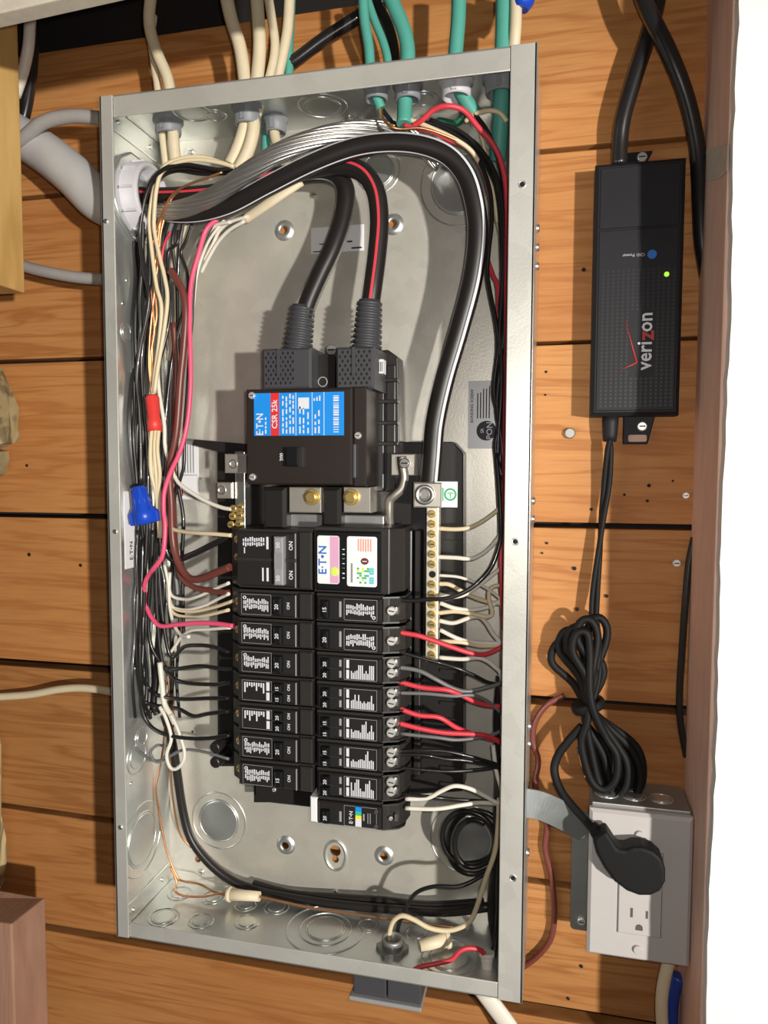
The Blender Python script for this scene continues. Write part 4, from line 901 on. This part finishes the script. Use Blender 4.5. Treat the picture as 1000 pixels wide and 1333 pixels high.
# hot wires from the breakers
hot = [('w_black', [(516, 780), (535, 782), (560, 780), (581, 779), (606, 770), (626, 755), (641, 736), (651, 706), (652, 681), (650, 640), (646, 590)], 'black wire sweeping up from the first single breaker by the neutral bar', r12),
       ('w_red', [(514, 822), (532, 825), (550, 829), (590, 843), (617, 851), (635, 851), (658, 840)], 'red wire from the second single breaker dipping to the wall', .0022),
       ('w_black', [(518, 848), (550, 857), (590, 868), (615, 878), (635, 888), (655, 892)], 'black wire falling diagonally below the uppermost red wire', r14),
       ('w_grey', [(516, 868), (545, 873), (567, 884), (590, 896), (610, 900), (640, 893), (656, 888)], 'grey wire drooping between two red wires', r12),
       ('w_red', [(518, 887), (550, 895), (581, 898), (599, 904), (617, 913), (635, 918), (656, 920)], 'red wire from the first tandem breaker by the neutral bar', .0022),
       ('w_grey', [(520, 902), (556, 903), (590, 906), (615, 905), (635, 913), (655, 930)], 'grey wire nearly level just under a red wire', r14),
       ('w_red', [(519, 922), (545, 931), (572, 934), (594, 947), (617, 956), (656, 966)], 'red wire upper of the close pair that meet at the wall', .0022),
       ('w_red', [(518, 941), (550, 949), (581, 954), (622, 956), (640, 960), (656, 970)], 'red wire lower of the close pair that meet at the wall', .0022),
       ('w_grey', [(522, 955), (568, 960), (597, 963), (635, 958), (656, 950)], 'dark grey wire under the close pair of red wires', r14),
       ('w_black', [(516, 978), (550, 977), (581, 978), (613, 985), (644, 994), (656, 998)], 'black wire upper of three below the last red wire', r14),
       ('w_black', [(516, 982), (552, 983), (581, 988), (608, 990), (644, 998), (656, 1004)], 'black wire middle of three below the last red wire', r14),
       ('w_black', [(518, 999), (550, 1002), (579, 1004), (608, 1003), (644, 999), (656, 992)], 'black wire lowest of three below the last red wire', r14),
       ('w_white', [(528, 1040), (556, 1039), (574, 1030), (592, 1023), (613, 1027), (633, 1037), (649, 1045), (653, 1030), (646, 1003), (642, 970)], 'white wire humped above the coil of black wire', r12),
       ('w_white', [(528, 1052), (568, 1053), (601, 1048), (626, 1045), (656, 1047)], 'white pigtail wire from the electronic breaker', r12),
       ('w_black', [(524, 1034), (568, 1038), (601, 1041), (656, 1044)], 'black wire between the two white wires of the lowest breakers', r14)]
for mat, pts, lab, r in hot: WIRE(lab, pts, [.070, .068, .058, .045], r, mat)
# tall bundle beside the drilled flange
WIRE('red wire looping out of the stripped teal cable and down the wall', [(538, 164), (550, 156), (565, 143), (583, 138), (604, 144), (622, 165), (640, 185), (652, 209), (659, 245), (661, 300), (660, 380), (660, 470), (658, 560), (657, 658), (656, 740)], [.064, .072, .06, .05, .045, .045], .0023, 'w_red')
WIRE('red wire lying along the outside of the neutral cable arch', [(526, 163), (545, 168), (562, 171), (586, 183), (610, 194), (630, 225), (640, 265)], [.066, .066, .05, .04], r12, 'w_red')
WIRE('red wire crossing behind the black bundle halfway down', [(628, 300), (634, 334), (642, 358), (648, 374), (650, 422), (655, 480)], [.03, .035, .04], r12, 'w_red')
WIRE('cream wire fanning out of the stripped teal cable', [(530, 155), (540, 158), (562, 167), (592, 181), (614, 197), (630, 222), (642, 250), (648, 290)], [.062, .064, .05, .035], r12, 'w_cream')
WIRE('cream wire arched near the corner clamp', [(606, 158), (616, 150), (630, 145), (642, 144), (652, 148), (660, 158)], [.05, .06, .055], r12, 'w_cream')
WIRE('copper wire from the thin teal cable lying over the arch', [(496, 141), (499, 155), (508, 164), (522, 168), (550, 167), (586, 179), (612, 192)], [.066, .074, .07, .055], .0011, 'copper')
WIRE('bare copper tip fanned from the thin teal cable', [(494, 140), (496, 150), (503, 160), (514, 164)], [.067, .072], .0010, 'brass')
for k, (pts, lab) in enumerate([([(496, 140), (505, 152), (517, 164), (540, 163), (568, 161), (604, 179), (628, 206), (646, 248), (652, 296), (654, 359), (651, 406), (653, 500), (648, 595), (653, 700)], 'black wire following the arch from the thin teal cable and down'),
                                ([(545, 158), (575, 165), (606, 186), (626, 214), (638, 250), (640, 290), (636, 330), (635, 362), (646, 422), (648, 456), (643, 510), (651, 548), (645, 582), (654, 623)], 'black wire weaving beside the bonding label'),
                                ([(560, 156), (600, 172), (630, 200), (648, 235), (655, 280), (656, 340), (652, 400), (650, 456), (656, 500), (655, 560), (650, 610), (651, 660)], 'black wire deepest in the tall bundle'),
                                ([(618, 148), (634, 170), (645, 195), (654, 230), (657, 290), (655, 350), (657, 420), (651, 480), (647, 530), (653, 575), (657, 640)], 'black wire from the printed teal cable into the tall bundle')]):
    WIRE(lab, pts, [.055, .05, .042, .04, .045], r12, 'w_black')
WIRE('white wire from the printed teal cable down behind the bundle', [(618, 148), (630, 190), (640, 240), (648, 290), (656, 330)], [.05, .03, .02], r14, 'w_cream')
WIRE('red wire hanging straight below the bundle by the flange', [(655, 640), (652, 700), (653, 760), (656, 820)], [.04, .045, .05], r12, 'w_red')
WIRE('black wire bundle tail falling into the lower corner', [(652, 880), (648, 940), (650, 1000), (648, 1060), (646, 1120), (640, 1180), (646, 1230)], [.035, .03, .03, .03], .0040, 'w_black')
WIRE('black wire dropping behind the white nut', [(648, 1000), (652, 1060), (650, 1130), (648, 1200), (642, 1245)], [.045, .05, .05], .0026, 'w_black')
WIRE('grey-white wire dropping from the breakers to the floor connector', [(650, 1040), (648, 1080), (644, 1110), (632, 1145), (619, 1186), (609, 1202), (586, 1211), (560, 1208), (539, 1197), (523, 1192), (511, 1201), (506, 1222), (506, 1234)], [.055, .05, .05, .055, .055, .05], .0022, 'w_cream')
WIRE('black wire rising from the floor connector', [(516, 1232), (519, 1205), (528, 1184), (541, 1163), (565, 1154), (596, 1154), (619, 1145), (642, 1130)], [.045, .05, .05, .04], r12, 'w_black')
WIRE('crimson wire lying on the floor ending in the white nut', [(520, 1275), (544, 1260), (570, 1254), (588, 1249), (599, 1238), (612, 1234), (627, 1238), (634, 1250)], [.085, .075, .07, .062], .0021, 'w_red')
cl = []
for i in range(44):
    t = 2 * math.pi * i / 16 + 1.0; k = i / 43
    cl.append((612 + 6 * math.sin(9 * k) + (36 - 11 * k) * math.cos(t) * (1 if math.cos(t) < 0 else 1.2), 1093 + 5 * math.cos(7 * k) + (40 - 10 * k) * math.sin(t), .018 + .034 * k))
wire('black cable coiled in rings at the lower corner knockout', cl, .0026, 'w_black', 'cable', None, 'coiled_cable', 8, 4)
# threaded connector standing on the floor of the box
cc = PZ(511, 1236, T)
cn = thing('threaded_connector', 'steel threaded cable connector with locknut on the box floor', 'connector', cc)
MB().lathe(cc, (0, 0, 1), [(0, .0095), (.002, .0095), (.003, .0088), (.004, .0095), (.005, .0088), (.006, .0095), (.007, .0088), (.008, .0095), (.011, .0092), (.011, .0075), (.002, .0072)], 24, False).build('barrel', 'nail', cn)
ln = MB(); n = 24; prof = [(cc.x + (.0145 if k % 4 < 2 else .0122) * math.cos(2 * math.pi * k / n), -(cc.y + (.0145 if k % 4 < 2 else .0122) * math.sin(2 * math.pi * k / n))) for k in range(n)]
ln.prismz(prof, cc.z + .0001, cc.z + .0035).build('locknut', 'nail', cn)

# ================================================================== OUTSIDE THE BOX: CONDUIT SIDE
wire('fat pale grey wrapped service conduit bending into the side of the box', [(-20, 150, .03), (25, 178, .032), (60, 200, .036), (95, 228, .042), (130, 262, .046), (165, 275, .047)], .0195, 'tape', 'conduit', None, 'service_conduit', 18, 8)
wire('dark grey cable arching into the box over the fat conduit', [(10, 195, .05), (30, 180, .055), (55, 160, .058), (85, 152, .058), (115, 152, .056), (150, 158, .05)], .0062, 'pvc', 'cable', None, 'grey_cable', 12)
wire('grey cable entering the box below the fat conduit', [(10, 335, .04), (30, 346, .042), (60, 354, .045), (100, 361, .046), (140, 364, .046), (165, 364, .046)], .0055, 'pvc', 'cable', None, 'grey_cable', 12)
wire('dirty white cable lying across the boards to the side of the box', [(-30, 908, .012), (0, 907, .012), (40, 904, .014), (80, 897, .018), (115, 896, .022), (160, 903, .03)], .0040, 'jacket', 'cable', None, 'sheathed_cable', 10)
wire('white cable hanging past the sawn-off stud', [(42, -20, .05), (39, 30, .05), (37, 60, .05), (31, 90, .045), (20, 125, .04)], .0052, 'w_white', 'cable', None, 'sheathed_cable', 10)
wire('black cable hanging behind the white one by the sawn-off stud', [(44, -10, .03), (43, 60, .03), (40, 105, .03), (32, 150, .03), (20, 180, .03)], .0055, 'w_black', 'cable', None, 'black_cable', 10)
# ragged weathered timber pieces beside the cut stud
def chunk(label, outline, d0, d1, seed):
    rnd_ = random.Random(seed); mb = MB(); n = len(outline); rings = 6; v = []; f = []
    ctr = sum((P(x, y, d0) for x, y in outline), Vector()) / n
    for k in range(rings):
        t = k / (rings - 1); sc = .9 + .14 * math.sin(math.pi * t); dd = d0 + (d1 - d0) * t
        for x, y in outline:
            q = P(x, y, d0); q.y = -dd
            e = Vector((q.x - ctr.x, 0, q.z - ctr.z)); nz_ = rnd_.uniform(-.0025, .0025)
            v.append(Vector((ctr.x + e.x * sc + nz_ - .01 * t, -dd + rnd_.uniform(-.003, .003), ctr.z + e.z * sc + nz_)))
    for k in range(rings - 1):
        for i in range(n): j = (i + 1) % n; f.append((k * n + i, k * n + j, (k + 1) * n + j, (k + 1) * n + i))
    f.append(tuple(range(n))[::-1]); f.append(tuple(range((rings - 1) * n, rings * n)))
    mb.add(v, f); o = mb.build('timber_offcut', 'bark'); tag(o, label, 'wood'); return o
chunk('ragged split of weathered timber below the sawn-off stud', [(-30, 470), (2, 475), (14, 500), (24, 530), (30, 560), (28, 578), (14, 584), (-2, 566), (-30, 560)], .004, .05, 1)
chunk('dark knotted lump of weathered timber under the ragged split', [(-30, 572), (-2, 578), (10, 588), (14, 600), (8, 618), (0, 626), (-30, 625)], .004, .045, 2)
chunk('rough grey strip of weathered timber standing on the stud stump', [(-30, 940), (-2, 935), (4, 960), (3, 1010), (5, 1060), (7, 1100), (9, 1130), (5, 1162), (-30, 1165)], .004, .05, 3)

# ================================================================== OUTSIDE THE BOX: POWER SUPPLY AND OUTLET SIDE
AD = .027
ax0, ax1 = P(772, 380, AD).x, P(889, 380, AD).x; az1, az0 = P(830, 209, AD).z, P(820, 541, AD).z
ad = thing('power_adapter', 'black fibre power supply box with white wordmark screwed to the planks', 'power adapter', ((ax0 + ax1) / 2, 0, az0))
MB().bbox(ax0, ax1, .003, AD, az0, az1, .003).build('case', 'adapter', ad)
MB().bbox(ax0 + .004, ax1 - .004, AD - .001, AD + .0008, az0 + .004, P(830, 298, AD).z, .0006).build('lower_face', 'adapter', ad)
MB().bbox(ax0 + .004, ax1 - .004, AD - .001, AD + .0008, P(830, 297, AD).z + .0006, az1 - .004, .0006).build('upper_face', 'adapter', ad)
AF = AD + .0010
dots = MB(); nx, nz = 15, 36; gx0, gx1, gz0, gz1 = ax0 + .008, ax1 - .007, az0 + .008, P(830, 352, AD).z
for i in range(nx):
    for j in range(nz):
        cx = gx0 + (gx1 - gx0) * i / (nx - 1); cz = gz0 + (gz1 - gz0) * j / (nz - 1)
        if 6 <= i <= 10 and 8 <= j <= 24: continue
        q = .0010; dots.add([(cx - q, -AF, cz - q), (cx + q, -AF, cz - q), (cx + q, -AF, cz + q), (cx - q, -AF, cz + q)], [(0, 1, 2, 3)])
dm = dots.build('vent_dots', 'adapter_dark', ad); dm['kind'] = 'stuff'
vp = P(840, 446, AF)
text('veri', .0165, vp + Vector((0, 0, -.0105)), *UP, 'ink', ad, sx=.92); text('z', .0185, vp + Vector((.0008, 0, .0057)), *UP, 'verizon_red', ad); text('on', .0165, vp + Vector((0, 0, .0165)), *UP, 'ink', ad, sx=.92)
ck = [P(814, 417, AF), P(829, 472, AF), P(809, 481, AF)]
MB().tube([ck[0], ck[1]], [.0002, .0008], 6).build('check_mark', 'verizon_red', ad); MB().tube([ck[1], ck[2]], [.0008, .0002], 6).build('check_mark', 'verizon_red', ad)
MB().lathe(P(849, 331, AF), (0, -1, 0), [(0, .0036), (.0003, .0036)], 20).build('blue_dot', 'adapter_blue', ad)
text('CH1 Power', .0036, P(825, 332, AF), *INV, 'ink_dim', ad)
MB().lathe(P(868, 357, AF), (0, -1, 0), [(-.001, .0019), (.0006, .0019), (.001, .0012)], 14).build('indicator_lamp', 'led', ad)
for (xa, ya, xb, yb, sxp, syp) in ((812, 199, 850, 213, 836, 205), (812, 540, 853, 578, 836, 555)):
    a, b = P(xa, ya, .008), P(xb, yb, .008)
    tb = MB().prism([(a.x, b.z), (b.x - .006, b.z), (b.x, a.z), (a.x, a.z)], .001, .008).build('mounting_tab', 'adapter', ad, bevel=.0008)
    screw(P(sxp, syp, .009), (0, -1, 0), .0042, 'screw', tb, 'mounting_screw')
MB().prism(rnd(P(818, 570, .0085).x, P(842, 570, .0085).x, P(830, 575, .0085).z, P(830, 566, .0085).z, .0015), .008, .0086).build('keyhole_recess', 'stud', ad)
# power cord: strain relief, twisted pair, tied coil, plug
cord = thing('coiled_power_lead', 'black power lead tied in a coil and plugged into the white outlet', 'power lead', P(770, 1050, .02))
a = P(795, 541, .015); b = P(794, 576, .014)
MB().lathe(a, b - a, [(0, .0068), (.006, .0068), (.016, .0062), (.022, .0055)], 12).build('strain_relief', 'adapter', cord)
for k in range(5): MB().torus(a.lerp(b, .25 + k * .15), b - a, .0062 - .0003 * k, .0006, 14, 5).build('relief_ring', 'adapter', cord)
dpath = pxpath([(794, 572, .016), (793, 590, .015), (790, 630, .013), (785, 670, .012), (780, 720, .012), (775, 770, .014), (774, 805, .018), (780, 840, .022), (778, 880, .026), (768, 915, .028)], 8)
for s_ in (0, math.pi):
    pth = []
    for i, q in enumerate(dpath):
        t, f_, sd = frame(dpath, i); an = s_ + i * .11; pth.append(q + (f_ * math.cos(an) + sd * math.sin(an)) * .0021)
    MB().tube(pth, .0023, 8).build('conductor', 'cord', cord)
tie = (766, 918)
for k, (ux, uy, lx, ly, dd) in enumerate([(717, 838, 812, 1040, .012), (727, 822, 800, 1043, .018), (737, 818, 822, 1044, .024), (750, 808, 806, 1038, .030), (764, 806, 826, 1036, .020), (744, 824, 793, 1028, .034)]):
    lp = [(tie[0] - 4 + k, tie[1], dd), (ux + 30 - k * 2, (uy + tie[1]) / 2 + 12, dd), (ux + 2, uy + 25, dd), (ux + 6, uy + 2, dd), (ux + 20, uy, dd), (ux + 34 - k * 2, uy + 25, dd), (tie[0] + 2, tie[1] - 20, dd + .004),
          (tie[0] + 8, tie[1] + 10, dd + .004), (lx - 8 + k, (ly + tie[1]) / 2 - 12, dd), (lx + 10, ly - 45, dd), (lx + 9, ly - 15, dd), (lx - 6, ly, dd), (lx - 24, ly - 14, dd), (lx - 36, ly - 60, dd), (tie[0] - 2, tie[1] + 25, dd), (tie[0] - 4 + k, tie[1], dd)]
    MB().tube(pxpath(lp, 6), .0034, 8).build('coil_loop', 'cord', cord)
tq = P(tie[0], tie[1], .022); ta = (P(776, 950, .022) - P(755, 890, .022)).normalized()
MB().lathe(tq - ta * .004, ta, [(0, .0135), (.002, .0145), (.006, .0145), (.008, .0135)], 18).build('cord_tie', 'cord', cord)
MB().tube(pxpath([(758, 945, .03), (740, 965, .03), (726, 985, .03), (722, 1005, .032), (731, 1030, .038), (748, 1052, .046), (766, 1072, .056), (779, 1090, .066)], 8), .0036, 8, True, 1.0).build('cord_tail', 'cord', cord)
# outlet with its box
OD = .056
ox0, ox1 = P(766, 1140, OD).x, 0.4946; oz1, oz0 = P(800, 1056, OD).z, P(800, 1247, OD).z
ob = thing('outlet_box', 'grey metal outlet box with side bracket fixed on the planks', 'outlet box', ((ox0 + ox1) / 2, 0, oz0))
MB().box(ox0 + .002, ox1 - .001, 0, OD - .007, oz0 + .008, oz1 + .003).build('body', 'box_metal', ob, bevel=.001)
for k in range(3): knock((ox0 + .015 + k * .022, -.03, oz1 + .003), (0, 0, 1), .009, ob)
ea = P(745, 1078, .024); eb = P(767, 1213, .024)
er = MB().prism(rnd(ea.x, eb.x + .004, eb.z, ea.z, .004), .021, .0235).build('bracket_ear', 'box_metal', ob)
for py in (1086, 1199): screw(P(757, py, .0243), (0, -1, 0), .0036, 'screw', er)
op = thing('wall_outlet', 'white outlet plate with rounded rectangular receptacle beside the stud', 'outlet', ((ox0 + ox1) / 2, -OD + .007, oz0))
MB().bbox(ox0, ox1, OD - .0068, OD, oz0, oz1, .0025).build('cover_plate', 'plate', op)
ocx = P(833, 1165, OD).x
rx0, rx1, rz0, rz1 = ocx - .0168, ocx + .0168, P(830, 1216, OD).z, P(830, 1108, OD).z
prints([(rx0 - .0005, rx1 + .0005, rz0 - .0005, rz1 + .0005)], OD + .0001, 'slot', op, 'receptacle_gap')
rc = MB().bbox(rx0, rx1, OD - .002, OD + .0018, rz0, rz1, .0008).build('receptacle', 'plate', op)
zc = P(830, 1188, OD).z
prints([(ocx - .0072, ocx - .0052, zc - .0035, zc + .0045), (ocx + .0048, ocx + .0066, zc - .003, zc + .0035)], OD + .0020, 'slot', rc, 'blade_slot')
MB().prism([(ocx + .0028 * math.cos(t), zc - .0115 + .0028 * math.sin(t)) for t in [math.pi * k / 8 for k in range(9)]] + [(ocx - .0028, zc - .0138), (ocx + .0028, zc - .0138)], OD + .0018, OD + .0021).build('ground_slot', 'slot', rc)
for py in (1087, 1236): screw(P(833 if py < 1100 else 830, py, OD + .0006), (0, -1, 0), .0036, 'plate', op, 'plate_screw', False)
pc = P(836, 1131, .075)
out = []
n0 = P(777, 1087, .075); n1 = P(789, 1079, .075)
for k in range(19): t = math.radians(-128 + 258 * k / 18 - 0); out.append((pc.x + .0192 * math.cos(t), pc.z + .0182 * math.sin(t)))
shape = [(P(x, y, .075).x, P(x, y, .075).z) for x, y in [(772, 1092), (778, 1087), (789, 1080), (797, 1092), (804, 1103), (813, 1105), (824, 1101), (836, 1101), (850, 1106), (861, 1116), (866, 1130), (866, 1146), (859, 1158), (847, 1164), (832, 1164), (816, 1158), (800, 1146), (787, 1128), (777, 1110)]]
pgb = MB().prism(shape[::-1], OD + .003, .078).build('plug', 'cord', cord, bevel=.004, seg=4)
a = P(784, 1092, .069); b = P(771, 1074, .060)
MB().lathe(a, b - a, [(0, .0062), (.008, .0058), (.013, .0046)], 12).build('plug_neck', 'cord', pgb)
# galvanized strap from the panel to the outlet box
spth = spline([P(680, 1044, .050), P(705, 1049, .047), P(730, 1060, .041), P(750, 1071, .033), P(766, 1081, .026)], 6)
sm = MB()
for i in range(len(spth) - 1):
    q = []
    for j in (i, i + 1):
        t, f_, sd = frame(spth, j)
        for uu, vv in ((.0125, .0008), (.0125, -.0008), (-.0125, -.0008), (-.0125, .0008)): q.append(spth[j] + sd * uu + f_ * vv)
    sm.add(q, [(0, 1, 5, 4), (1, 2, 6, 5), (2, 3, 7, 6), (3, 0, 4, 7)] + ([(3, 2, 1, 0)] if i == 0 else []) + ([(4, 5, 6, 7)] if i == len(spth) - 2 else []))
o = sm.build('metal_strap', 'strap'); tag(o, 'galvanized strap bridging from the panel box to the outlet box', 'bracket')
wire('thin brown wire dangling between the panel box and the outlet', [(735, 905, .004), (712, 918, .006), (697, 940, .006), (694, 965, .006), (701, 990, .006), (697, 1020, .008), (703, 1050, .008), (712, 1075, .006), (710, 1105, .006), (718, 1140, .006), (722, 1185, .006), (718, 1220, .006), (702, 1243, .006), (680, 1260, .006)], .0026, 'w_brown')
wire('black cable hanging from above into the top of the power supply', [(858, -30, .02), (856, 0, .02), (846, 40, .02), (828, 95, .02), (812, 150, .018), (807, 185, .015), (806, 216, .014)], .0068, 'w_black', 'cable', None, 'black_cable', 12)
wire('black cable crossing over the supply lead and running behind the stud edge', [(826, -40, .034), (838, 0, .034), (852, 30, .034), (874, 75, .03), (893, 125, .022), (905, 175, .015), (910, 215, .011), (912, 270, .009), (914, 315, .006), (921, 360, .002)], .0066, 'w_black', 'cable', None, 'black_cable', 12)
wire('thin black cable against the stud above the outlet', [(904, 700, .004), (897, 735, .004), (892, 790, .005), (888, 850, .005), (885, 900, .005), (886, 940, .005), (894, 985, .004)], .0030, 'w_black', 'cable', None, 'black_cable', 8)
wire('pale cable curving down from under the outlet', [(876, 1240, .035), (868, 1262, .034), (862, 1295, .032), (862, 1330, .03), (866, 1370, .03)], .0052, 'jacket', 'cable', None, 'sheathed_cable', 10)
wire('blue cable half hidden behind the pale cable under the outlet', [(884, 1270, .018), (876, 1295, .018), (874, 1330, .018), (876, 1370, .018)], .0058, 'blue_cable', 'cable', None, 'blue_cable', 10)
wire('broad white cable leaving below the panel corner', [(625, 1285, .03), (645, 1312, .03), (662, 1335, .03), (680, 1365, .03)], .0085, 'w_white', 'cable', None, 'sheathed_cable', 10, 6, .5)
# black two-bay clip under the panel box
ka, kb = P(460, 1285, .07), P(548, 1300, .07); kz1, kz0 = -.001, P(505, 1301, .07).z
kl = thing('plastic_clip_box', 'small black two-bay plastic clip box under the panel', 'plastic box', ((ka.x + kb.x) / 2, -.03, kz0 - .004))
for t0, t1 in ((0, .49), (.51, 1)):
    xa, xb = ka.x + (kb.x - ka.x) * t0, ka.x + (kb.x - ka.x) * t1
    MB().box(xa, xb, .012, .07, kz0, kz1).build('bay', 'boot', kl, bevel=.001)
MB().box(ka.x - .003, kb.x + .001, .012, .074, kz0 - .004, kz0).build('lower_lip', 'grey_toggle', kl, bevel=.001)
# fasteners in the planks
for px, py, r, lab, mt in ((893, 645, .0030, 'shiny screw head in the plank close to the stud, level with the cord', 'screw'), (881, 733, .0036, 'cross-slotted screw head in the plank near the stud above the thin cable', 'screw'), (742, 564, .0048, 'dull grey nail head in the plank under the power supply', 'nail'), (756, 978, .0034, 'dull nail head in the plank behind the cord coil', 'nail')):
    o = screw(P(px, py, .0025), (0, -1, 0), r, mt, None, 'screw_head' if mt == 'screw' else 'nail_head', mt == 'screw'); tag(o, lab, 'screw' if mt == 'screw' else 'nail')
# torn drywall tape flap at the stud edge
fl0 = MB(); fp = [PX(919, 196, .4950), PX(934, 191, .4946), PX(947, 189, .4938), PX(946, 222, .4936), PX(937, 232, .4944), PX(921, 236, .4950)]
fl0.add(fp + [q + Vector((.0005, .0002, 0)) for q in fp], [(0, 1, 2, 3, 4, 5), (11, 10, 9, 8, 7, 6)] + [(i, i + 6, (i + 1) % 6 + 6, (i + 1) % 6) for i in range(6)])
o = fl0.build('torn_paper_flap', 'paper'); tag(o, 'torn flap of drywall paper curling off the stud edge', 'paper')
